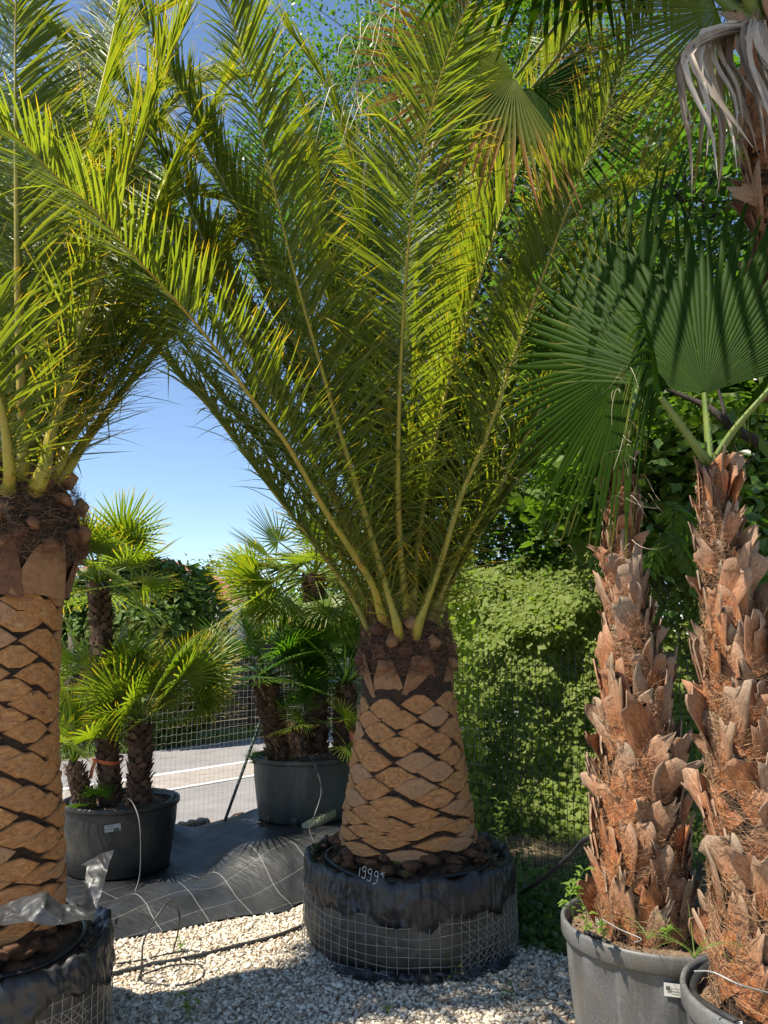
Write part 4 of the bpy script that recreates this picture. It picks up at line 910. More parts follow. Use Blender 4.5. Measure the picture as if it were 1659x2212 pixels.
# fan palm behind the right-hand grey pot
AX, AY = at(1418, 1985, 3.1)[0], 3.1
potA = pot(AX, AY, 0, .352, .56, M['pot_grey'], 'large dusty grey pot with small white marks on its rim and a torn paper label', 'dusty grey pots', 1, seed=2)
palmA = thing('fan_palm', (AX, AY, .5), 'shaded fan palm standing in the grey pot with the torn paper label', 'palm tree')
axA = [at(1396, 2010, AY)-[0, 0, .03], at(1384, 1800, AY), at(1375, 1600, AY), at(1362, 1400, AY), at(1345, 1200, AY), at(1338, 985, AY)]
boot_trunk(palmA, axA, [rpx(w_, 1600, AY) for w_ in (114, 108, 88, 56, 32, 22)], 21)
BX, BY = at(1742, 2150, 2.47)[0], 2.47
potB = pot(BX, BY, 0, .350, .565, M['pot_grey'], 'grey pot with numbers on its rim, cut by the lower right corner of the photo', 'dusty grey pots', 1, seed=3, soildrop=.06)
palmB = thing('fan_palm', (BX-.12, BY, .5), 'sunlit fan palm in the grey pot at the lower right corner, shaggy orange leaf stubs', 'palm tree')
axB = [at(1668, 2150, BY)-[0, 0, .05], at(1650, 1900, BY), at(1632, 1700, BY), at(1598, 1450, BY), at(1556, 1200, BY), at(1540, 1010, BY)]
boot_trunk(palmB, axB, [rpx(w_, 1600, BY) for w_ in (135, 128, 110, 82, 38, 27)], 22)
# taller palm at the right edge
palmC = thing('fan_palm', (2.0, 3.25, 0.0), 'tallest fan palm, its trunk top at the upper right edge under a dead leaf', 'palm tree')
axC = [np.array([2.0, 3.25, .4]), np.array([1.86, 3.0, 1.6]), at(1704, 700, 2.75), at(1672, 480, 2.65), at(1655, 300, 2.6), at(1652, 130, 2.62), at(1650, 20, 2.65)]
boot_trunk(palmC, axC, [.16, .15, .085, .085, .085, .085, .08], 23, size=.95)
pot(2.0, 3.25, 0, .36, .5, M['pot_black'], 'black pot of the tallest fan palm, beyond the right edge of the photo', None, seed=5)

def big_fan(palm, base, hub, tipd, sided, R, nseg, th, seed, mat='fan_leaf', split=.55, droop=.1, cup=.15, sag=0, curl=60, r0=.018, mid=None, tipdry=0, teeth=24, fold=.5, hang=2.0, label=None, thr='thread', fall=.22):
    mp = MB(); petiole(mp, base, hub, r0, r0*.6, sag, teeth, mid=mid); p = obj('fan_leaf', mp, M['petiole'], palm, smooth=True, label=label)
    mb = MB(); R_ = np.random.default_rng(seed); fan_geo(mb, np.asarray(hub), tipd, sided, R, nseg, th[0], th[1], split, fold, cup, droop, R_, tipdry=tipdry, power=hang, fall=fall)
    P0 = np.concatenate(mb.V); d = np.linalg.norm(P0-hub, axis=1); far = P0[d > R*.82]
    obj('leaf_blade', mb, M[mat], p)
    if curl:
        m2 = MB(); curls(m2, far, int(curl*.7), .13); obj('threads', m2, M[thr], p, kind='stuff')
    return p
def ax(h, px, py, Y): return nz(at(px, py, Y)-h)
topA = at(1338, 975, AY-.02)
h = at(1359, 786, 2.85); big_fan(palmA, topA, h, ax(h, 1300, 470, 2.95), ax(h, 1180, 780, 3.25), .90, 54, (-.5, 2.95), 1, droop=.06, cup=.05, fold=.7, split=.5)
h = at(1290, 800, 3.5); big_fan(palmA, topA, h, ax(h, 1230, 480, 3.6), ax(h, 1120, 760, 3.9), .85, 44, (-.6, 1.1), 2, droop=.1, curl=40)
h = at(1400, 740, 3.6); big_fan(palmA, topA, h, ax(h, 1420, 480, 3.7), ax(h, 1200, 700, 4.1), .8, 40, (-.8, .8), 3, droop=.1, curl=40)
topB = at(1535, 1010, BY)
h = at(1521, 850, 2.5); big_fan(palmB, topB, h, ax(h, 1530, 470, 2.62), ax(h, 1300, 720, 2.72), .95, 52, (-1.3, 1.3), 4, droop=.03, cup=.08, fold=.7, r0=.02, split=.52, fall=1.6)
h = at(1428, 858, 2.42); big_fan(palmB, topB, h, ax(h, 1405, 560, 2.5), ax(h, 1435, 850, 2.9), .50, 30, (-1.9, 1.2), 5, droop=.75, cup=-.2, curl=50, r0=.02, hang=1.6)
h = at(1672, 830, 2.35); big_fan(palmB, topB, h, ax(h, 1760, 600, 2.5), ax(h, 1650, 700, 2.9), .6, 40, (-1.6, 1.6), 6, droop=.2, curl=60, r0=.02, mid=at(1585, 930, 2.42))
topC = at(1650, 30, 2.66)
# leaf with brown frayed tips at the top
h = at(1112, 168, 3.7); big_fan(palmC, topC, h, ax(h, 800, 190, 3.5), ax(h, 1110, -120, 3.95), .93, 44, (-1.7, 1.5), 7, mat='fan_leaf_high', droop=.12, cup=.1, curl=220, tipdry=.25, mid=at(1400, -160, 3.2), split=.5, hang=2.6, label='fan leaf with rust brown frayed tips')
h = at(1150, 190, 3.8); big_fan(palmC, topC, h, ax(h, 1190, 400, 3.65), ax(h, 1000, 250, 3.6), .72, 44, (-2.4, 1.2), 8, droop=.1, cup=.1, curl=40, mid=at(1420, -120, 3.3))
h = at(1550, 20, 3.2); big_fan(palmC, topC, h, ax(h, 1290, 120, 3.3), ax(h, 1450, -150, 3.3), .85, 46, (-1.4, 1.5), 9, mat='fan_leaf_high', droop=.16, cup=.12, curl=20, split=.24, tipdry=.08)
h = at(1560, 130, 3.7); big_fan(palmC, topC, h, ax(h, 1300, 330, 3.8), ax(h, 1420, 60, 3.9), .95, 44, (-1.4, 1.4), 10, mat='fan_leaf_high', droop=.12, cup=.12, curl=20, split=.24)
for i_, (az_, el_) in enumerate(((170, 35), (200, 55), (230, 30), (262, 50), (300, 30), (150, 60), (20, 45), (60, 50), (110, 45), (185, 12))):  # unseen crown leaves above the view, added to shade the fans below
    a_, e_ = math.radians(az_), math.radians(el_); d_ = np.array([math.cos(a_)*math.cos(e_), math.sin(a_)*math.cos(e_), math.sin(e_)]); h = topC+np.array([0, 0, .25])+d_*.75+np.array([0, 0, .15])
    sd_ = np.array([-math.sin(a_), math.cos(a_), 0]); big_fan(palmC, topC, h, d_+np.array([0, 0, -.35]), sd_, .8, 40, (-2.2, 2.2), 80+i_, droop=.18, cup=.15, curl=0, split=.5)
mb = MB()
for tx, ty, Yv in ((1495, -60, 2.7), (1592, -70, 2.5), (1660, -80, 2.5), (1700, -60, 2.7)): petiole(mb, at(1640+(tx-1600)*.2, 50, 2.6), at(tx, ty, Yv), .028, .022, 0, 14)
obj('petiole', mb, M['petiole'], palmC, smooth=True)
# grey dead leaf hanging
mp = MB(); hubd = at(1640, 60, 2.42); petiole(mp, at(1650, 100, 2.6), hubd, .02, .02, -.05); pd = obj('dead_leaf', mp, M['dead'], palmC, smooth=True, label='grey dead fan leaf hanging down')
mb = MB(); R_ = np.random.default_rng(5); V = []; col = []; k = 12; nsg = 34
for i in range(nsg):
    u = i/(nsg-1); hx = 1655-190*u+R_.normal(0, 6); top = at(hx, 62+40*u**2+R_.normal(0, 5)+120*max(0, u-.75), 2.42-.06*math.sin(u*9)); ln = R_.uniform(.35, .62)*(1-.12*u)
    endp = at(hx-70*(1-u)*0-20+R_.normal(30, 30)+60*u, 0, 2.4)
    pts = [hubd, hubd*.45+top*.55+np.array([0, 0, .03]), top]
    ex = np.array([R_.normal(.06, .05), R_.normal(0, .05), 0])
    pts += [top+ex*.3+DOWN*ln*.28+[-.02, 0, 0], top+ex*.7+DOWN*ln*.62, top+ex+DOWN*ln+[R_.normal(0, .03), 0, 0]]
    Pn = spline(pts, k); T = nz(np.gradient(Pn, axis=0)); side = nz(np.cross(T, [0.1, -1, .1])+R_.normal(0, .25, 3)); wv_ = .0125*np.array([.5, .9, 1, 1.1, 1.1, 1, .9, .8, .65, .5, .3, .05])*R_.uniform(.7, 1.2)
    nn_ = nz(np.cross(T, side))
    V.append(np.stack([Pn-side*wv_[:, None], Pn+nn_*wv_[:, None]*.5, Pn+side*wv_[:, None]], 1).reshape(-1, 3)); col.append(np.full((3*k, 3), R_.random()))
b = (np.arange(nsg)[:, None]*3*k+np.arange(k-1)[None]*3)
mb.add(np.concatenate(V), np.concatenate([np.stack([b, b+1, b+4, b+3], -1).reshape(-1, 4), np.stack([b+1, b+2, b+5, b+4], -1).reshape(-1, 4)]), np.concatenate(col))
obj('leaf_blade', mb, M['dead'], pd, smooth=False)
# white frayed strips hanging from the brown tips
mb = MB(); n = 60; P = []
for i in range(n):
    py = RG.uniform(-40, 330); p0 = at(790+RG.normal(0, 35)+.25*abs(py-160), py, 3.45+RG.normal(0, .03)); q = RG.normal(0, .05); L = RG.uniform(.12, .36)
    P.append(spline([p0, p0+[-.02+q*.3, 0, -.02], p0+[-.03+q, RG.normal(0, .02), -L*.5], p0+[-.03+q*1.5+RG.normal(0, .02), RG.normal(0, .03), -L]], 9))
ribbons(mb, np.array(P), .0026, RG.uniform(.5, 1, (n, 1)).repeat(3, 1)); obj('frayed_strips', mb, M['thread'], palmC, kind='stuff')

# ------------------------------------------------------------------ small fan palms
def small_fan(seed, mat):
    R = np.random.default_rng(seed); mb = MB(); lp = .30; ns = 22+seed % 5
    P = spline([[0, 0, 0], [lp*.5, 0, .02], [lp, 0, 0]], 7); tube(mb, P, np.linspace(.007, .004, 7), 5, col=(.8, .2, 0))
    fan_geo(mb, np.array([lp, 0, 0.]), [1, 0, 0.05*(seed % 3)], [0, 1, 0], .30, ns, -1.9, 1.9, .32, .5, .12 if seed % 2 else -.1, .06, R, widthf=.95)
    return mb.mesh('fan_leaf', mat)
SF = [small_fan(i, M['small_fan']) for i in range(6)]; SFD = [small_fan(i+10, M['small_fan_dark']) for i in range(6)]
def stem_scales():
    R = np.random.default_rng(3); mb = MB(); V = []; K = 5
    for z, s, o in ((0, 1, 0), (.6, .8, .5), (1, .35, 1)):
        for i in range(K): a = math.pi*i/(K-1); V.append([-math.cos(a)*.5*s, -o-math.sin(a)*.35*s, z])
    mb.add(V, grid_faces(3, K)); return mb.mesh('leaf_base', M['husk'])
STEMSC = stem_scales()
def stem(palm, a, b, r, seed, fz=1400, r2=None):
    P = spline([a, (a+b)/2+RG.normal(0, .01, 3), b], 12); mb = MB(); tube(mb, P, np.linspace(r, r2 or r*.9, 12), 12); tr = obj('trunk', mb, M['trunk_dark'], palm, smooth=True)
    R = np.random.default_rng(seed); L = float(np.linalg.norm(b-a)); rows = int(L/.030); cnt = 0
    for q in range(rows):
        t = q/rows; c = a+(b-a)*t
        for k in range(7):
            an = 2*math.pi*(k+.5*(q % 2))/7+R.normal(0, .1)
            inst('leaf_base', STEMSC, tr, surfM(c[0], c[1], an, c[2], r*.93, R.normal(0, .15), r*.85, .025*R.uniform(.5, 1.4), .05*R.uniform(.8, 1.2), R.normal(0, .2)))
    n = fz; z = RG.random(n); an = RG.uniform(0, 6.28, n); c = a+(b-a)*z[:, None]; o = np.stack([np.cos(an), np.sin(an), 0*an], -1)
    t = np.linspace(0, 1, 4)[None, :, None]; Lf = RG.uniform(.015, .05, n)[:, None, None]
    PP = (c+o*r*.95)[:, None]+(nz(o+RG.normal(0, .5, (n, 3))+[0, 0, .35]))[:, None]*Lf*t+DOWN*.4*Lf*t**2
    mb = MB(); ribbons(mb, PP, .0016, RG.random((n, 1)).repeat(3, 1)); obj('fibre_wrap', mb, M['fibre'], tr, kind='stuff'); return tr
def crown(palm, c, n, meshes, size, seed, emin=-25, emax=75, az=None, spread=1.0):
    R = np.random.default_rng(seed)
    for i in range(n):
        a = R.uniform(0, 6.28) if az is None else R.uniform(az[0], az[1]); e = math.radians(emin+(emax-emin)*R.random()**.9)
        s = size*R.uniform(.8, 1.15)
        Mx = Matrix.Translation(Vector(c)) @ Matrix.Rotation(a, 4, 'Z') @ Matrix.Rotation(-e, 4, 'Y') @ Matrix.Rotation(R.normal(0, .5), 4, 'X') @ Matrix.Diagonal((s, s, s, 1))
        inst('fan_leaf', meshes[R.integers(len(meshes))], palm, Mx)
lp = thing('multi_stem_fan_palm', (LEFTPOT[0], LEFTPOT[1], .4), 'clump of small fan palms beside the left date palm, orange tape round one stem', 'palm')
mp_ = thing('multi_stem_fan_palm', (MIDPOT[0], MIDPOT[1], .6), 'clump of small fan palms in the black pot right behind the middle date palm', 'palm')
zgl = float(hgt(*LEFTPOT[:2]))+.018; zgm = float(hgt(*MIDPOT[:2]))+.018
pl = pot(LEFTPOT[0], LEFTPOT[1], zgl, .405, .46, M['pot_black'], 'black pot with a small grey sticker, near the left date palm', 'black pots on the weed cloth', 0, 'soil', taper=.86, rimh=.035)
pm = pot(MIDPOT[0], MIDPOT[1], zgm, .415, .47, M['pot_mid'], 'scuffed dark grey pot on the mound of weed cloth, roots poking from its drain slots', 'black pots on the weed cloth', 0, 'soil', taper=.84, rimh=.035)
Yl, Ym = LEFTPOT[1], MIDPOT[1]
S1a, S1b = at(238, 1735, Yl-.05), at(212, 1262, Yl-.02); stem(lp, S1a, S1b, .070, 1)
S2a, S2b = at(300, 1735, Yl-.12), at(303, 1565, Yl-.12); stem(lp, S2a, S2b, .072, 2)
S3a, S3b = at(190, 1755, Yl-.15), at(158, 1650, Yl-.2); stem(lp, S3a, S3b, .052, 3)
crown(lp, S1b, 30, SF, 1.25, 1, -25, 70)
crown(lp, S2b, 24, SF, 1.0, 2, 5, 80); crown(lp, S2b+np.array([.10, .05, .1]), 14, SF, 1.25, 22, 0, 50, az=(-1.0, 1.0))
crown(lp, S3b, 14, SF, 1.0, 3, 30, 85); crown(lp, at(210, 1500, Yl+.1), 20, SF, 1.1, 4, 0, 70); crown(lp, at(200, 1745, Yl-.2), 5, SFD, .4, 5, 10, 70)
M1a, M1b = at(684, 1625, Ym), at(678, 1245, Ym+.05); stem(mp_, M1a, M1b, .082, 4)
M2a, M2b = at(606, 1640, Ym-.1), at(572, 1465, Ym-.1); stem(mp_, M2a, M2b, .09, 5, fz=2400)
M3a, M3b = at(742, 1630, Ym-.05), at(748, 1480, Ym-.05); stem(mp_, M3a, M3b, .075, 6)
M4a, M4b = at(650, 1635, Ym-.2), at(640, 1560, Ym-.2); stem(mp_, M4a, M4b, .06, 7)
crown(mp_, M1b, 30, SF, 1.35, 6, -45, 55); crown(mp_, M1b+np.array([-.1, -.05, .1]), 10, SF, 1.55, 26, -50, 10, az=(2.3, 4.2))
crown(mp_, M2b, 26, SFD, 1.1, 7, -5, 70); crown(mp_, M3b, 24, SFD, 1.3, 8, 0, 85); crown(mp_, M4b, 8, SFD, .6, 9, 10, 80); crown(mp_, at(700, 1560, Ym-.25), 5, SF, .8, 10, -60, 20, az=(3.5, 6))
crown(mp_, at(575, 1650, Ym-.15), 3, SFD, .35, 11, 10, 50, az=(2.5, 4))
# orange tape round a stem with a hanging end
mb = MB(); c = S1a+(S1b-S1a)*.19; th = np.linspace(0, 2*math.pi, 33)
Pn = np.stack([c[0]+.108*np.cos(th), c[1]+.108*np.sin(th), c[2]+.012*np.sin(th*2)], -1)
V = np.stack([Pn-[0, 0, .012], Pn+[0, 0, .012]], 1).reshape(-1, 3); i = np.arange(32)*2; mb.add(V, np.stack([i, i+2, i+3, i+1], -1))
e0 = at(208, 1640, Yl-.16); e = spline([e0, e0+[-.02, -.01, -.06], e0+[-.03, -.01, -.13]], 8); V = np.stack([e-[.012, 0, 0], e+[.012, 0.004, 0]], 1).reshape(-1, 3); i = np.arange(7)*2; mb.add(V, np.stack([i, i+2, i+3, i+1], -1))
obj('marking_tape', mb, M['tape'], label='orange marking tape tied round the tallest stem of the left fan palm clump', cat='tape')
mb = MB(); e = spline([at(758, 1578, Ym-.22), at(762, 1620, Ym-.25), at(756, 1655, Ym-.3)], 12)
for q in range(11):
    if q % 2 == 0: mb.add([e[q]-[.015, 0, 0], e[q]+[.015, 0, 0], e[q+1]+[.015, 0, 0], e[q+1]-[.015, 0, 0]], np.array([[0, 1, 2, 3]]))
    else: mb.add([e[q]-[.015, 0, 0], e[q]+[.015, 0, 0], e[q+1]+[.015, 0, 0], e[q+1]-[.015, 0, 0]], np.array([[0, 1, 2, 3]]))
obj('marking_tape', mb, M['tape'], label='loose orange tape end hanging in the clump beside the middle date palm trunk', cat='tape')

# labels and marks on pots
def onpot(cx, cy, rfun, off=.002):
    def s(Q):
        d = Q[:, :2]-np.array([cx, cy]); r = np.linalg.norm(d, axis=1, keepdims=True); Q = Q.copy(); rr = np.array([rfun(z) for z in Q[:, 2]])[:, None]; Q[:, :2] = np.array([cx, cy])+d/r*(rr+off); return Q
    return s
def sticker(parent, cx, cy, rfun, P0, w_, h_, rot, mat, name='label_sticker', off=.003):
    """a curved paper label on the wall of a pot, P0 its centre"""
    d = P0[:2]-np.array([cx, cy]); tng = nz(np.array([-d[1], d[0], 0]));
    if tng[0] < 0: tng = -tng
    up = np.array([0, 0, 1.]); cr, sr = math.cos(rot), math.sin(rot); a = tng*cr+up*sr; b = -tng*sr+up*cr
    g = np.array([[P0+a*w_*(i/6-.5)+b*h_*(j-.5) for i in range(7)] for j in (0, 1)]); f = onpot(cx, cy, rfun, off)
    Q = f(g.reshape(-1, 3)); mb = MB(); mb.add(Q, grid_faces(2, 7)); return obj(name, mb, mat, parent)
def rwall(R0, H, taper, rimh, zb=0): 
    zr = H-rimh; return lambda z: np.interp(z-zb, [0, .012, zr*.35, zr*.72, zr*.985, zr], [R0*taper, R0*taper, R0*(taper+.3*(1-taper)), R0*(taper+.62*(1-taper)), R0*.955, R0*.955])+.006
rA = rwall(.352, .56, .84, .06)
P0 = at(1455, 2140, AY-.34); sticker(potA, AX, AY, rA, P0, .06, .042, -.03, M['paper']); sticker(potA, AX, AY, rA, P0+[.042, .005, .0], .04, .024, .08, M['paper'], off=.005)
sticker(potA, AX, AY, rA, P0+[-.018, -.003, .006], .014, .012, -.03, M['print'], 'printed_square', off=.006)
for j in range(3): sticker(potA, AX, AY, rA, P0+[.006, 0, .0045-.008*j], .034-.006*j, .0016, -.03, M['print'], 'printed_line', off=.006)
rim = onpot(AX, AY, lambda z: .352, .002)
two = lambda x, y: [(x, y+.022), (x+.005, y+.026), (x+.009, y+.02), (x+.004, y+.008), (x, y), (x+.01, y)]
writing([[(0, .026), (.002, .012), (.004, .002), (.008, .0)], [(.011, .002), (.0115, 0)], [(.016, .024), (.015, .012), (.022, .012)], [(.024, .02), (.025, -.006)]], at(1230, 2018, AY-.30), np.array([.9, 0, 0]), np.array([0, 0, 1.0]), M['ink'], potA, .0012, surf=rim)
rimB = onpot(BX, BY, lambda z: .350, .002)
def ontop(zt, cx, cy, R):
    def s(Q):
        Q = Q.copy(); Q[:, 2] = zt; return Q
    return s
def rimtext(strokes, ang, sc_):
    o = np.array([BX+.350*.975*math.cos(ang), BY+.350*.975*math.sin(ang), 0.567]); tg = np.array([-math.sin(ang), math.cos(ang), 0]); rd = np.array([-math.cos(ang), -math.sin(ang), 0])
    return writing(strokes, o-rd*.012, tg*sc_, rd*sc_+np.array([0, 0, .3*sc_]), M['ink'], potB, .0013)
rimtext([two(0, 0), [(.016, .004), (.0155, 0)], [(.021, .02), (.022, .002)]], math.radians(213), .9)
rimtext([[(0, .024), (.008, .026), (.003, .014), (.01, .006), (0, 0)], [(.016, .022), (.02, .006), (.028, .024), (.022, .022)], [(.036, .01), (.042, .018), (.046, .008), (.038, .002), (.036, .01)], [(.056, .01), (.064, .004)]], math.radians(232), .9)
rL = rwall(.405, .46, .86, .035, zgl)
P0 = at(243, 1789, LEFTPOT[1]-.39); sticker(pl, LEFTPOT[0], LEFTPOT[1], rL, P0, .105, .045, .12, M['paper_dim']); sticker(pl, LEFTPOT[0], LEFTPOT[1], rL, P0+[.026, 0, -.01], .035, .022, .12, M['print'], 'printed_square', off=.006)
for j in range(2): sticker(pl, LEFTPOT[0], LEFTPOT[1], rL, P0+[-.02, 0, .01-.016*j], .045, .003, .12, M['print'], 'printed_line', off=.006)
# drain slots with roots on the middle pot
rM = rwall(.415, .47, .84, .035, zgm)
mb = MB(); mroot = MB()
for an in (-1.65, -1.15, -2.3):
    p = np.array([MIDPOT[0]+(rM(zgm+.03)+.0)*math.cos(an), MIDPOT[1]+(rM(zgm+.03)+.0)*math.sin(an), zgm+.03]); tg = np.array([-math.sin(an), math.cos(an), 0]); o_ = np.array([math.cos(an), math.sin(an), 0])
    mb = MB(); mb.add([p-tg*.02-[0, 0, .022]+o_*.003, p+tg*.02-[0, 0, .022]+o_*.003, p+tg*.02+[0, 0, .022]+o_*.003, p-tg*.02+[0, 0, .022]+o_*.003], np.array([[0, 1, 2, 3]])); obj('drain_slot', mb, M['print'], pm)
    for q in range(7): tube(mroot, spline([p+tg*RG.normal(0, .008), p+o_*.03+tg*RG.normal(0, .02)+[0, 0, -.02], p+o_*.07+tg*RG.normal(0, .05)+[0, 0, -.03]], 6), .0025, 4)
obj('roots', mroot, M['fibre_pale'], pm, kind='stuff')
# timber offcut under the middle pot
mb = MB(); a_, b_ = at(660, 1792, MIDPOT[1]-.52), at(705, 1765, MIDPOT[1]-.3); a_[2] = max(a_[2], .1); d = nz(b_-a_); L = np.linalg.norm(b_-a_)
Mx = Matrix.Translation(Vector(a_)) @ Matrix(((d[0], -d[1], 0), (d[1], d[0], 0), (d[2], 0, 1))).to_4x4(); box(mb, (0, -.035, -.02), (L*1.3, .035, .035), Mx)
obj('timber_block', mb, M['timber'], label='pale timber offcut wedged under the dark grey pot on the mound', cat='timber')

# ------------------------------------------------------------------ hoses
def hose(pts, r, mat, label, cat='hose', n=60, group=None, name='hose'):
    mb = MB(); tube(mb, spline(pts, n), r, 8); return obj(name, mb, M[mat], smooth=True, label=label, cat=cat, group=group)
def G0(px, py, dz=.012):
    p = gp(px, py, 0); p[2] = float(hgt(p[0], p[1]))+dz; return p
hose([G0(150, 2125), G0(236, 2108), G0(330, 2086), G0(430, 2066), G0(520, 2044), G0(600, 2025), G0(690, 1992), G0(760, 1970)], .0115, 'hose', 'thick black irrigation pipe running across the gravel between the two wire baskets')
mb_pts = [G0(232, 2086), G0(300, 2076), G0(380, 2058), G0(430, 2056), G0(450, 2064), G0(420, 2072), G0(330, 2080), G0(308, 2098), G0(302, 2120), G0(330, 2128), G0(390, 2132), G0(430, 2120), G0(441, 2100), G0(425, 2086), G0(370, 2088), G0(310, 2108), G0(298, 2122)]
c0 = G0(300, 2120); mb_pts += [c0+[.01, 0, .05], gp(300, 2120)+[.0, .05, .16], gp(302, 2116)+[.05, .08, .26], gp(330, 2105)+[.05, .1, .30], gp(355, 2100)+[.05, .06, .22], G0(373, 2070, .03)]
hose(mb_pts, .0042, 'hose', 'thin black drip tube tangled in loops on the gravel beside the left basket', n=160)
hose([gp(245, 2010)+[0, 0, .05], at(275, 1960, 4.9), at(300, 1900, 5.05), at(304, 1830, 5.12), at(300, 1770, 5.2), at(285, 1732, 5.3), at(270, 1725, 5.42), at(262, 1732, 5.5)], .0042, 'tube_grey', 'thin grey drip tube looping out of the left black pot down to the weed cloth')
hose([at(662, 1640, 6.1), at(668, 1632, 6.03), at(685, 1665, 5.92), at(694, 1710, 5.85), at(680, 1760, 5.75), at(668, 1790, 5.6), at(690, 1840, 5.2), at(700, 1850, 5.0)], .0042, 'tube_grey', 'thin grey drip tube hanging down the front of the dark grey pot on the mound')
def ring(cx, cy, r, z, a0, a1, rr, label, wob=.01, n=70, group='irrigation rings'):
    th = np.linspace(a0, a1, n); return hose(np.stack([cx+(r+wob*np.sin(th*3))*np.cos(th), cy+(r+wob*np.sin(th*3+1))*np.sin(th), z+.008*np.sin(th*4)], -1), rr, 'hose', label, n=90, group=group)
ring(CX, CY, .455, .42, -3.6, 1.2, .012, 'black irrigation ring lying on the soil round the foot of the middle date palm')
ring(LX, LY, .42, .40, -2.2, 1.2, .010, 'black irrigation ring on the soil round the foot of the left date palm')
ring(AX, AY, .30, .535, -2.9, .6, .009, 'black irrigation ring on the soil of the pot with the torn paper label')
ring(BX, BY, .305, .54, 2.2, 5.6, .012, 'thick black irrigation ring on the soil of the lower right corner pot')
ring(LEFTPOT[0], LEFTPOT[1], .345, zgl+.44, -3.3, 1.2, .009, 'black irrigation ring on the soil of the black pot near the left date palm')
ring(MIDPOT[0], MIDPOT[1], .36, zgm+.455, -3.3, .2, .009, 'black irrigation ring on the soil of the dark grey pot on the mound')
hose([at(1300, 1985, 3.0), at(1340, 2008, 2.92), at(1385, 2028, 2.85), at(1370, 2036, 2.82)], .0019, 'tube_white', 'white drip tube across the soil of the pot with the torn paper label', n=20)
hose([at(1500, 2098, 2.3), at(1540, 2100, 2.3), at(1600, 2128, 2.25), at(1680, 2150, 2.3)], .0024, 'tube_white', 'white drip tube across the soil of the lower right corner pot', n=20)
hose([G0(1080, 1985), gp(1110, 1960)+[0, .05, .03], at(1170, 1900, 4.2), at(1235, 1845, 3.7), at(1262, 1815, 3.5), at(1300, 1800, 3.35)], .0115, 'hose', 'thick black pipe rising from behind the marked wire basket to the shaded fan palm', n=30)
# ------------------------------------------------------------------ wire fences
def wire_fence(name, pts, H, sv, sh, rw, mat, label, posts, z0=None, lean=0):
    t = thing(name, tuple(pts[0]), label, 'fence', 'wire mesh fences'); P = spline(pts, 80); d = np.r_[0, np.cumsum(np.linalg.norm(np.diff(P[:, :2], axis=0), axis=1))]
    L = d[-1]; f = lambda s: np.array([np.interp(s, d, P[:, 0]), np.interp(s, d, P[:, 1]), np.interp(s, d, P[:, 2])])
    mb = MB(); s = 0
    while s < L:
        p = f(s); tube(mb, [p+[0, 0, -.02], p+[.003*math.sin(s*50), 0, H*.5], p+[0, 0, H]], rw, 3); s += sv
    z = .03
    while z <= H+.001:
        pts_ = [f(s)+[0, 0, z+.006*math.sin(s*3.1+z*7)+.004*math.sin(s*2*math.pi/sv/2)] for s in np.linspace(0, L, int(L/sv*1.0)+2)]
        tube(mb, pts_, rw*1.1, 3); z += sh
    obj('wire_mesh', mb, M[mat], t, kind='stuff')
    for s in posts:
        p = f(s); m2 = MB(); tube(m2, [p+[0, .02, -.2], p+[0, .02, H+.05]], .02, 8); obj('post', m2, M['post'], t)
    return t, f
fz = lambda x, y, z: np.array([x, y, z])
corner = fz(.55, 8.55, .0)
fl = [oo+U*-3.4, oo+U*0, oo+U*1.4, oo+U*2.6]
fl = [p+ROADN*.12 for p in fl]
for p in fl: p[2] = .0
fl[1][2] = .02; fl[2][2] = .04
tf, ff = wire_fence('wire_fence', fl, 1.42, .05, .062, .0011, 'wire', 'pale galvanised wire mesh fence along the road behind the potted palms', (.2, 2.4, 5.95))
b0, b1 = at(485, 1775, 6.55), at(562, 1560, 6.9)
mb = MB(); tube(mb, [b0, b1+(b1-b0)*.15], .013, 8); obj('brace', mb, M['brace'], tf)
crn = fl[-1]
wire_fence('wire_fence', [crn, fz(.0, 7.15, 0), fz(.57, 6.3, 0), fz(1.33, 5.25, 0), fz(2.1, 4.2, 0), fz(2.9, 3.2, 0)], 1.5, .06, .125, .0026, 'wire_dark', 'dark green wire mesh fence in front of the ivy thicket on the right', (.9, 5.6))

# ------------------------------------------------------------------ ivy thicket, weeds, straw
n = 110000
xx = RG.uniform(.55, 6.2, n); zz = 2.7*RG.random(n)**.85
zlim = 2.35+.35*vnoise(np.stack([xx, zz*0, xx*0], -1), 1.7)*2+np.clip((xx-1.5)*.2, 0, 1)
k = (zz < zlim) & (xx > .68+.25*vnoise(np.stack([xx*0, zz, zz*0], -1), 2.5)*2+.0*zz); xx, zz = xx[k], zz[k]; n = len(xx)
P = np.stack([xx, zz*0, zz], -1)
yy = 7.0-(xx-.6)*.42+.75*zz-.9*(vnoise(P, 1.6))-.35*vnoise(P, 4)+RG.gamma(1.2, .09, n)
zz = zz+0
P = np.stack([xx, yy, zz-.03], -1); Nn = nz(np.stack([RG.normal(-.55, .45, n), RG.normal(-.6, .45, n), RG.normal(.8, .45, n)], -1))
D = nz(np.cross(Nn, RG.normal(size=(n, 3)))+np.array([0, -.2, -.7])); mb = MB()
cl = np.clip(.5+vnoise(P, 2.2)*1.1+RG.normal(0, .22, n), 0, 1); cards(mb, P, Nn, RG.gamma(6, .0068, n)+.010, .85, .2, rn=cl, droop=D)
tk = thing('ivy_thicket', (2.5, 7.5, 0), 'bright mass of climbing vines behind the dark wire fence', 'vine thicket')
obj('leaves', mb, M['ivy'], tk, kind='stuff')
mb = MB()
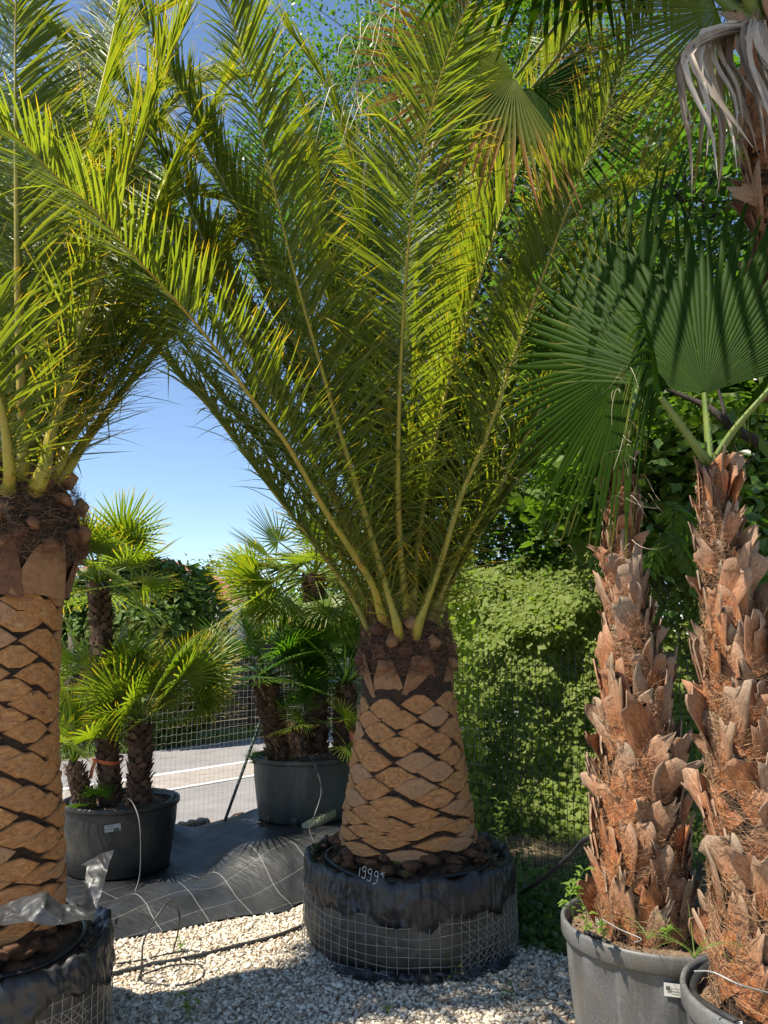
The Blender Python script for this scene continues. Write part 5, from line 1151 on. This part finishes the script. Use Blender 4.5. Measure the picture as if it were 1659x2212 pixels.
for i in range(50):
    x0 = RG.uniform(.8, 5.5); y0 = 8.1-(x0-.6)*.42; p = np.array([x0, y0, 0]); tube(mb, spline([p, p+[RG.normal(0, .2), .2+RG.normal(0, .1), 1.0], p+[RG.normal(0, .4), .6, 2.2]], 8), np.linspace(.018, .006, 8), 5)
obj('vine_stems', mb, M['bark'], tk, kind='stuff')
# loose shoots at the edge of the thicket
n = 1500; a = RG.random(n); P = np.stack([.55+.35*RG.random(n)-.1*a, 7.0+RG.normal(0, .25, n), .1+2.3*a], -1); mb = MB()
cards(mb, P, nz(RG.normal(size=(n, 3))+[-.3, -.5, .8]), RG.uniform(.04, .1, n), .8, .2); obj('edge_leaves', mb, M['ivy'], tk, kind='stuff')
# strip of weeds and dry grass behind the fence
def zone(n, f): 
    x = RG.uniform(.2, 4, n); y = RG.uniform(3.6, 7.6, n); k = f(x, y); return x[k], y[k]
behind = lambda x, y: (y > gravel_edge(x)-.02) & (y < 7.6-(x-.6)*.42) & (x > .55+.0*y) & (x < y*.62)
x, y = zone(26000, behind); k = RG.random(len(x)) < np.clip(.6+vnoise(np.stack([x, y, x*0], -1), 2)*2, .1, 1); x, y = x[k], y[k]
blades('dry_grass', x, y, hgt(x, y)-.03, RG.uniform(.03, .10, len(x)), .0016, M['straw'], lean=2.2)
x, y = zone(9000, behind); k = vnoise(np.stack([x, y, x*0], -1), 2.5) > -.02; x, y = x[k], y[k]; n = len(x)
mb = MB(); P = np.stack([x, y, hgt(x, y)-.03+RG.gamma(2, .02, n)], -1); cards(mb, P, nz(RG.normal(0, .5, (n, 3))+[0, -.2, 1]), RG.uniform(.02, .06, n), .75, .2)
obj('ground_weeds', mb, M['weed'], kind='stuff')
# darker weeds right behind the basket, before the fence
n = 5200; x = RG.uniform(.5, 1.6, n); y = RG.uniform(4.1, 5.2, n); k = (y > gravel_edge(x)) & (np.hypot(x-CX, y-CY) > .62); x, y = x[k], y[k]; n = len(x); mb = MB()
P = np.stack([x, y, hgt(x, y)-.03+RG.gamma(2, .03, n)], -1); cards(mb, P, nz(RG.normal(0, .5, (n, 3))+[0, -.2, 1]), RG.uniform(.02, .06, n), .8, .2); obj('low_weeds', mb, M['broad'], kind='stuff')
# dry leaf litter along cloth and fence foot
n = 1600; s = RG.uniform(-1.5, 2.6, n); d = RG.normal(-.1, .13, n); P = oo+U*s[:, None]+ROADN*d[:, None]; P[:, 2] = hgt(P[:, 0], P[:, 1])+.012; mb = MB()
cards(mb, P, nz(RG.normal(0, .6, (n, 3))+[0, 0, 1]), RG.uniform(.015, .05, n), .5, .3); obj('dry_leaf_litter', mb, M['dead_tip'], kind='stuff')
n = 2500; s = RG.uniform(-2, 4, n); d = RG.normal(.35, .12, n); P = oo+U*s[:, None]+ROADN*d[:, None]
stones('dark_chippings', P[:, 0], P[:, 1], hgt(P[:, 0], P[:, 1])-.02, RG.gamma(5, .004, n)+.006, M['trunk_dark'])
# sprouts: individual weeds
def sprout(p, h_, nl, sz, label, grp, mat='weed', seed=0, tall=False):
    R = np.random.default_rng(seed); t = thing('weed', tuple(p), label, 'weed', grp); ms, ml = MB(), MB()
    P = spline([p, p+np.array([R.normal(0, .1), R.normal(0, .1), .5])*h_, p+np.array([R.normal(0, .2), R.normal(0, .2), 1])*h_], 8); tube(ms, P, np.linspace(.0022, .001, 8), 4); obj('stem', ms, M['weed'], t, smooth=True)
    for i in range(nl):
        q = P[int(R.uniform(.5, 7.9))]; a = R.uniform(0, 6.28); D = nz(np.array([math.cos(a), math.sin(a), R.uniform(.1, .8)]))
        L = sz*R.uniform(.6, 1.2); S = nz(np.cross(D, [0, 0, 1])); m_ = q+D*L*.5; e = q+D*L+[0, 0, -L*.25]
        ml.add([q, m_+S*L*.22+[0, 0, .1*L], e, m_-S*L*.22+[0, 0, .1*L], m_], np.array([[0, 1, 4], [1, 2, 4], [2, 3, 4], [3, 0, 4]]), (R.random(), .3, 0))
    obj('leaves', ml, M[mat], t, kind='stuff'); return t
sprout(G0(408, 2200, 0), .10, 7, .07, 'broad-leaved seedling in the gravel at the bottom edge, left of centre', 'weeds in the gravel', seed=1)
sprout(G0(390, 2050, 0), .09, 12, .035, 'wispy weed beside the tangled drip tube on the gravel', 'weeds in the gravel', seed=2)
sprout(G0(975, 2120, 0), .09, 7, .05, 'small weed in the gravel at the foot of the marked wire basket', 'weeds in the gravel', seed=3)
sprout(G0(1100, 2165, 0), .06, 7, .04, 'weed in the gravel left of the pot with the torn paper label', 'weeds in the gravel', seed=4)
sprout(G0(840, 2190, 0), .04, 5, .035, 'tiny pale seedling in the gravel below the marked wire basket', 'weeds in the gravel', seed=14)
for i, (px, py, Y, hh, nl, sz, lab) in enumerate(((1240, 1985, 2.95, .16, 26, .05, 'feathery weed on the left of the soil in the pot with the torn paper label'), (1265, 2010, 2.88, .14, 24, .045, 'bright weed leaning over the soil below the shaded fan palm'), (1305, 2030, 2.82, .06, 22, .03, 'low clover-like weed at the front rim of the pot with the torn paper label'), (1440, 2032, 2.8, .05, 20, .03, 'low weed at the right of the soil in the pot with the torn paper label'),
      (880, 1900, 4.05, .04, 6, .03, 'small seedling on the soil in front of the middle date palm'), (860, 1870, 4.08, .03, 5, .03, 'tiny seedling close to the foot of the middle date palm'), (1055, 1690, 5.9, .0, 0, 0, ''), (905, 1930, 4.0, .0, 0, 0, ''))):
    if nl: sprout(at(px, py, Y), hh, nl, sz, lab, 'weeds in the pots', seed=20+i)
for i in range(7):
    px = 1028+i*11; sprout(gp(px, 1800+RG.uniform(-20, 60)), RG.uniform(.25, .5), 24, .09, 'leafy green weed at the dark wire fence, '+['leftmost of seven', 'second from left of seven', 'third from left of seven', 'middle one of seven', 'third from right of seven', 'second from right of seven', 'rightmost of seven'][i], 'tall weeds behind the basket', seed=40+i)
# grass tufts in the right pots
def tuft(px, py, Y, n, L, label):
    p = at(px, py, Y); t = thing('grass_tuft', tuple(p), label, 'grass', 'grass tufts in the pots'); mb = MB(); a = RG.uniform(0, 6.28, n); LL = L*RG.uniform(.5, 1.2, n)
    q = np.linspace(0, 1, 7)[None, :, None]; D = np.stack([np.cos(a)*.6, np.sin(a)*.6, np.ones(n)], -1)[:, None]; P = p+D*LL[:, None, None]*q+np.stack([np.cos(a), np.sin(a), -np.ones(n)], -1)[:, None]*LL[:, None, None]*.6*q**2
    ribbons(mb, P, .0018, RG.random((n, 1)).repeat(3, 1)*.5); obj('blades', mb, M['weed'], t, kind='stuff')
tuft(1500, 2070, 2.5, 16, .20, 'arching grass tuft between the two grey pots'); tuft(1400, 2030, 2.8, 10, .12, 'grass tuft at the front of the soil in the pot with the torn paper label')

# ------------------------------------------------------------------ trees
def tree(name, base, cc, rad, ncl, nper, lsz, label, mat, seed, trunk_r=.14, limbs=9, group=None, sig=.3, cat='tree', flat=.0):
    R = np.random.default_rng(seed); base = np.array(base, float); cc = np.array(cc, float); rad = np.array(rad, float)
    t = thing(name, tuple(base), label, cat, group); mb = MB()
    fork = base+(cc-base)*.5; fork[2] = max(base[2]+.5, cc[2]-rad[2]*.75)
    tube(mb, spline([base, (base+fork)/2+R.normal(0, .08, 3), fork], 10), np.linspace(trunk_r, trunk_r*.7, 10), 9); obj('trunk', mb, M['bark'], t, smooth=True)
    mb = MB(); cl = []
    u = nz(R.normal(size=(ncl, 3)))*(R.random((ncl, 1))**.45)*rad+cc
    roots = []
    for i in range(limbs):
        e = cc+nz(R.normal(size=3))*rad*R.uniform(.5, .85); P = spline([fork, (fork+e)/2+R.normal(0, .15, 3)*rad/2+[0, 0, .2], e], 12); tube(mb, P, np.linspace(trunk_r*.5, .012, 12), 6); roots.append(P)
    RP = np.concatenate(roots)
    for c in u:
        j = np.argmin(np.linalg.norm(RP-c, axis=1)+R.uniform(0, .3, len(RP))); p = RP[j]; tube(mb, spline([p, (p+c)/2+R.normal(0, .08, 3), c], 5), np.linspace(.016, .004, 5), 4)
    obj('branches', mb, M['bark'], t)
    n = ncl*nper; P = np.repeat(u, nper, 0)+R.normal(0, sig, (n, 3))*np.array([1, 1, .6]); Nn = nz(R.normal(0, .6, (n, 3))+[-.2, 0, 1.0]); mb = MB()
    cards(mb, P, Nn, R.gamma(9, lsz/9, n), .7, .2, rn=np.clip(np.repeat(R.random(ncl), nper)*.5+R.random(n)*.5, 0, 1)); obj('crown', mb, M[mat], t, kind='stuff'); return t
tree('broadleaf_tree', (3.2, 12, 0), (1.4, 11.5, 9.2), (4.4, 1.6, 4.0), 460, 230, .062, 'tall tree with bare dark limbs high behind the middle date palm', 'broad', 1, .2, 14, sig=.26)
tree('broadleaf_tree', (5.2, 7.6, 0), (4.0, 7.4, 4.9), (2.9, 1.3, 2.7), 300, 95, .10, 'dense dark leafy tree behind the two right-hand fan palm trunks', 'broad', 2, .16, 12, sig=.28)
tree('broadleaf_tree', (1.9, 8.9, 0), (2.3, 9.2, 3.5), (2.3, .6, 1.7), 300, 110, .08, 'shadowy small tree rising out of the ivy thicket, specks of sky through it', 'broad', 3, .1, 9, sig=.2)
tree('broadleaf_tree', (-8.0, 13.5, -.2), (-6.5, 13.5, 9.0), (3.1, 1.2, 2.5), 260, 90, .12, 'bright green tree seen through the fronds of the left date palm', 'hedge', 4, .15, 9, sig=.26)
tree('broadleaf_tree', (3.2, 6.6, 0), (2.6, 6.3, 2.9), (1.2, .5, .7), 90, 80, .12, 'leafy shrub with large bright leaves hanging behind the shaded fan palm', 'hedge', 6, .05, 6, sig=.22)
# dark bare branch at the right
mb = MB(); tube(mb, spline([at(1440, 840, 4.4), at(1530, 880, 4.3), at(1580, 920, 4.25), at(1680, 980, 4.2)], 14), np.linspace(.012, .035, 14), 7); tube(mb, spline([at(1570, 915, 4.26), at(1560, 870, 4.3), at(1545, 820, 4.35)], 8), np.linspace(.014, .006, 8), 6)
wb = thing('walnut_sapling', (2.9, 4.2, 0), 'sapling with long drooping compound leaves between the two right-hand fan palm trunks', 'tree'); obj('branch', mb, M['bark'], wb, smooth=True)
mb = MB(); tube(mb, spline([[2.9, 4.2, 0], [2.6, 4.2, 1.6], at(1680, 980, 4.2)], 10), .035, 7); obj('trunk', mb, M['bark'], wb, smooth=True)
mt = MB(); ml = MB()
for i in range(12):
    p = at(1480+RG.normal(0, 45), 1130+RG.normal(0, 30), 4.1+RG.normal(0, .2)); L = RG.uniform(.25, .4); a = RG.uniform(0, 6.28)
    P = spline([p, p+[.4*L*math.cos(a), .4*L*math.sin(a), .05], p+[.9*L*math.cos(a), .9*L*math.sin(a), -.12]], 9); tube(mt, P, .002, 4); T = nz(np.gradient(P, axis=0))
    for j in range(1, 9):
        for sd in (-1, 1):
            sdv = nz(np.cross(T[j], [0, 0, 1])*sd+T[j]*.4+np.array([0, 0, -.75])); cards(ml, P[j:j+1], nz(np.cross(sdv, T[j])[None]), np.array([RG.uniform(.09, .13)]), .38, .2, droop=sdv[None])
tube(mt, spline([at(1480, 1110, 4.1), at(1560, 1050, 4.15), at(1640, 975, 4.2)], 8), .006, 5)
for i in range(10):
    p = at(1600+RG.normal(0, 35), 1080+RG.normal(0, 60), 4.3+RG.normal(0, .2)); n_ = 14; cards(ml, p+RG.normal(0, .12, (n_, 3)), nz(RG.normal(0, .5, (n_, 3))+[0, -.5, .6]), RG.uniform(.08, .14, n_), .45, .2)
obj('twigs', mt, M['bark'], wb); obj('leaves', ml, M['broad'], wb, kind='stuff')
# ------------------------------------------------------------------ beyond the road
def hedge(cc, rad, n, sz, name, label, mat, seed, cat='hedge', base=None):
    R = np.random.default_rng(seed); cc = np.array(cc); rad = np.array(rad); d = nz(R.normal(size=(n, 3))); P = cc+d*rad*(1-.45*R.random((n, 1))**1.6); P = P+d*(vnoise(P, 1.2)[:, None]*.9+vnoise(P, 3.)[:, None]*.35)*.7
    k = P[:, 2] > ZROAD; P, d = P[k], d[k]; t = thing(name, (cc[0], cc[1], ZROAD), label, cat); mb = MB(); n = len(P)
    cards(mb, P, nz(d*.8+R.normal(0, .5, (n, 3))+[0, 0, .4]), R.gamma(8, sz/8, n), .55, .2, rn=np.clip(.5+vnoise(P, 1.5)+R.normal(0, .2, n), 0, 1)); obj('foliage', mb, M[mat], t, kind='stuff')
    mb = MB(); 
    for i in range(5): tube(mb, spline([[cc[0]+R.normal(0, .2), cc[1]+R.normal(0, .2), ZROAD], cc+R.normal(0, .3, 3)*rad], 5), np.linspace(.08, .03, 5), 6)
    obj('trunk', mb, M['bark'], t); return t
hc = at(290, 1390, 14.2)
hedge((hc[0], 14.2, 1.35), (1.75, 1.4, 1.85), 34000, .13, 'laurel_bush', 'large rounded laurel bush across the road, beside the tiled roof', 'hedge', 1, 'bush')
hedge((hc[0]-1.6, 14.6, 1.0), (1.5, 1.3, 1.5), 18000, .13, 'laurel_bush', 'darker laurel bush across the road, half hidden by the left date palm trunk', 'hedge', 2, 'bush')
tree('conifer_tree', (-2.0, 20, ZROAD), (-2.0, 20, 2.0), (1.1, .9, 1.7), 80, 60, .12, 'dark green garden tree across the road behind the grey pot clump, left part', 'hedge', 11, .1, 6, sig=.3)
tree('garden_tree', (-1.0, 17, ZROAD), (-1.0, 17, 1.7), (1.3, .8, 1.6), 90, 60, .12, 'green garden tree across the road behind the potted clump near the middle date palm', 'hedge', 12, .1, 6, sig=.3)
tree('far_tree', (-8.6, 38, ZROAD), (-8.6, 38, 3.2), (1.7, 1.3, 2.6), 90, 70, .18, 'slim pale tree in the distance just right of the tiled roof', 'far', 13, .12, 6, sig=.4)
for i, (X0, Y0, z0, rx, rz) in enumerate(((-8.5, 44, 1.3, 3.2, 2.0), (-5.5, 46, 1.6, 3.0, 2.2), (-11.5, 42, 1.6, 2.6, 2.0), (-2.5, 45, 1.6, 3, 2.5), (2, 46, 2.2, 3.5, 3), (7, 44, 2.5, 3.5, 3.2))):
    tree('far_tree', (X0, Y0, ZROAD), (X0, Y0, z0), (rx, 1.5, rz), 90, 60, .22, ['pale rounded tree low on the horizon right of the laurel bush', 'second pale distant tree, right of the laurel bush', 'pale distant tree just behind the laurel bush', 'pale distant tree behind the potted fan palms', 'distant tree behind the middle date palm trunk', 'distant tree behind the left edge of the ivy thicket'][i], 'far', 50+i, .12, 5, sig=.5, group='distant trees')
# house
hs = thing('house', (-9.6, 24, ZROAD), 'house with an orange tiled roof whose sloping edge shows above the laurel bush', 'house'); Yh = 22.0
rp = at(380, 1222, Yh); re = at(458, 1292, Yh)
dxz = (re-rp); ridge = rp-dxz*.15; eave = re; W_ = ridge[0]
mb = MB(); box(mb, (eave[0]-2*(eave[0]-ridge[0])+.3, Yh+.3, ZROAD), (eave[0]-.25, Yh+7, eave[2]-.02)); 
V = [[2*ridge[0]-eave[0]+.3, Yh+.3, eave[2]-.02], [eave[0]-.25, Yh+.3, eave[2]-.02], [ridge[0], Yh+.3, ridge[2]-.1]]; mb.add(V, np.array([[0, 1, 2]])); obj('wall', mb, M['wall'], hs)
rf_ = MB(); box(rf_, (0, 0, -.06), (.01, .01, 0)) if False else None
mbt = MB()
for sgn in (1, -1):
    for i in range(26):
        for j in range(12):
            a0 = j/12; a1 = (j+1)/12+.012; y0 = Yh-.15+i*.28; X_ = lambda a: ridge[0]+sgn*(eave[0]-ridge[0])*a; Zz = lambda a: ridge[2]+(eave[2]-ridge[2])*a
            lift = .03
            mbt.add([[X_(a0), y0, Zz(a0)-.01], [X_(a0), y0+.14, Zz(a0)+.05], [X_(a0), y0+.27, Zz(a0)-.01], [X_(a1), y0, Zz(a1)+lift-.01], [X_(a1), y0+.14, Zz(a1)+.05+lift], [X_(a1), y0+.27, Zz(a1)+lift-.01]], np.array([[0, 1, 4, 3], [1, 2, 5, 4]]), (RG.random(), 0, 0))
roof = obj('roof', mbt, M['roof'], hs)
mb = MB()
for sgn in (1, -1): tube(mb, [[ridge[0], Yh-.2, ridge[2]+.02], [ridge[0]+sgn*(eave[0]-ridge[0])*1.02, Yh-.2, eave[2]+.01]], .07, 6)
obj('verge_trim', mb, M['verge'], roof)
# the roof slope turned to the camera: the pitched side seen from the gable corner
mbt = MB(); 
for j in range(9):
    for i in range(14):
        a0 = j/9; y0 = Yh-.25-.0; x0 = ridge[0]-i*.28-.1+(eave[0]-ridge[0])*a0; z0 = ridge[2]+(eave[2]-ridge[2])*a0; z1 = ridge[2]+(eave[2]-ridge[2])*(a0+1/9)
        xa = x0; xb = x0-.26
        mbt.add([[xa, y0-.35*j*.5, z0], [(xa+xb)/2, y0-.35*j*.5-.05, z0+.02], [xb, y0-.35*j*.5, z0], [xa+.0, y0-.35*(j+1)*.5-.04, z1+.03], [(xa+xb)/2, y0-.35*(j+1)*.5-.1, z1+.05], [xb, y0-.35*(j+1)*.5-.04, z1+.03]], np.array([[0, 1, 4, 3], [1, 2, 5, 4]]), (RG.random(), 0, 0))
obj('porch_roof', mbt, M['roof'], hs)
# wooden fence across the road: panels of single slats
SL = MB(); box(SL, (-.9, -.012, -.036), (.9, .012, .036)); slat_me = SL.mesh('slat', M['wood_fence'])
PO = MB(); box(PO, (-.05, -.05, -1.0), (.05, .05, 1.0)); post_me = PO.mesh('post', M['wood_fence'])
of = oo+ROADN*(dfar+1.0)
for pnl in range(5):
    s0 = float((at(250, 1540, 12)-of)@U)-1.0+pnl*1.92; c = of+U*s0; t = thing('wooden_fence_panel', (c[0], c[1], ZROAD), 'weathered wooden slat fence panel across the road, '+['leftmost of five', 'second of five from the left', 'middle of five', 'fourth of five from the left', 'rightmost of five'][pnl], 'fence', 'wooden fence panels')
    ang = math.atan2(U[1], U[0]); Rm = Matrix.Rotation(ang, 4, 'Z')
    for j in range(20):
        inst('slat', slat_me, t, Matrix.Translation((c[0]+.018*(j % 2), c[1]-.018*(j % 2), ZROAD+.12+j*.080+RG.normal(0, .004))) @ Rm @ Matrix.Rotation(RG.normal(0, .004), 4, 'Y'))
    inst('post', post_me, t, Matrix.Translation((c[0]-U[0]*.95, c[1]-U[1]*.95, ZROAD+.85)) @ Rm)
# verge grass by the wooden fence
n = 5000; s = RG.uniform(-6, 16, n); d = dfar+RG.uniform(.1, 1.1, n); P = oo+U*s[:, None]+ROADN*d[:, None]
blades('verge_grass', P[:, 0], P[:, 1], np.full(n, ZROAD-.02), RG.uniform(.08, .28, n), .006, M['weed'], lean=.5)
_n = [(o.name, len(o['label'].split())) for o in bpy.data.objects if 'label' in o and len(o['label'].split()) > 16]; print(_n)
print('objects', len(bpy.data.objects), 'tris', sum(len(m.loop_triangles) or len(m.polygons)*2 for m in bpy.data.meshes))
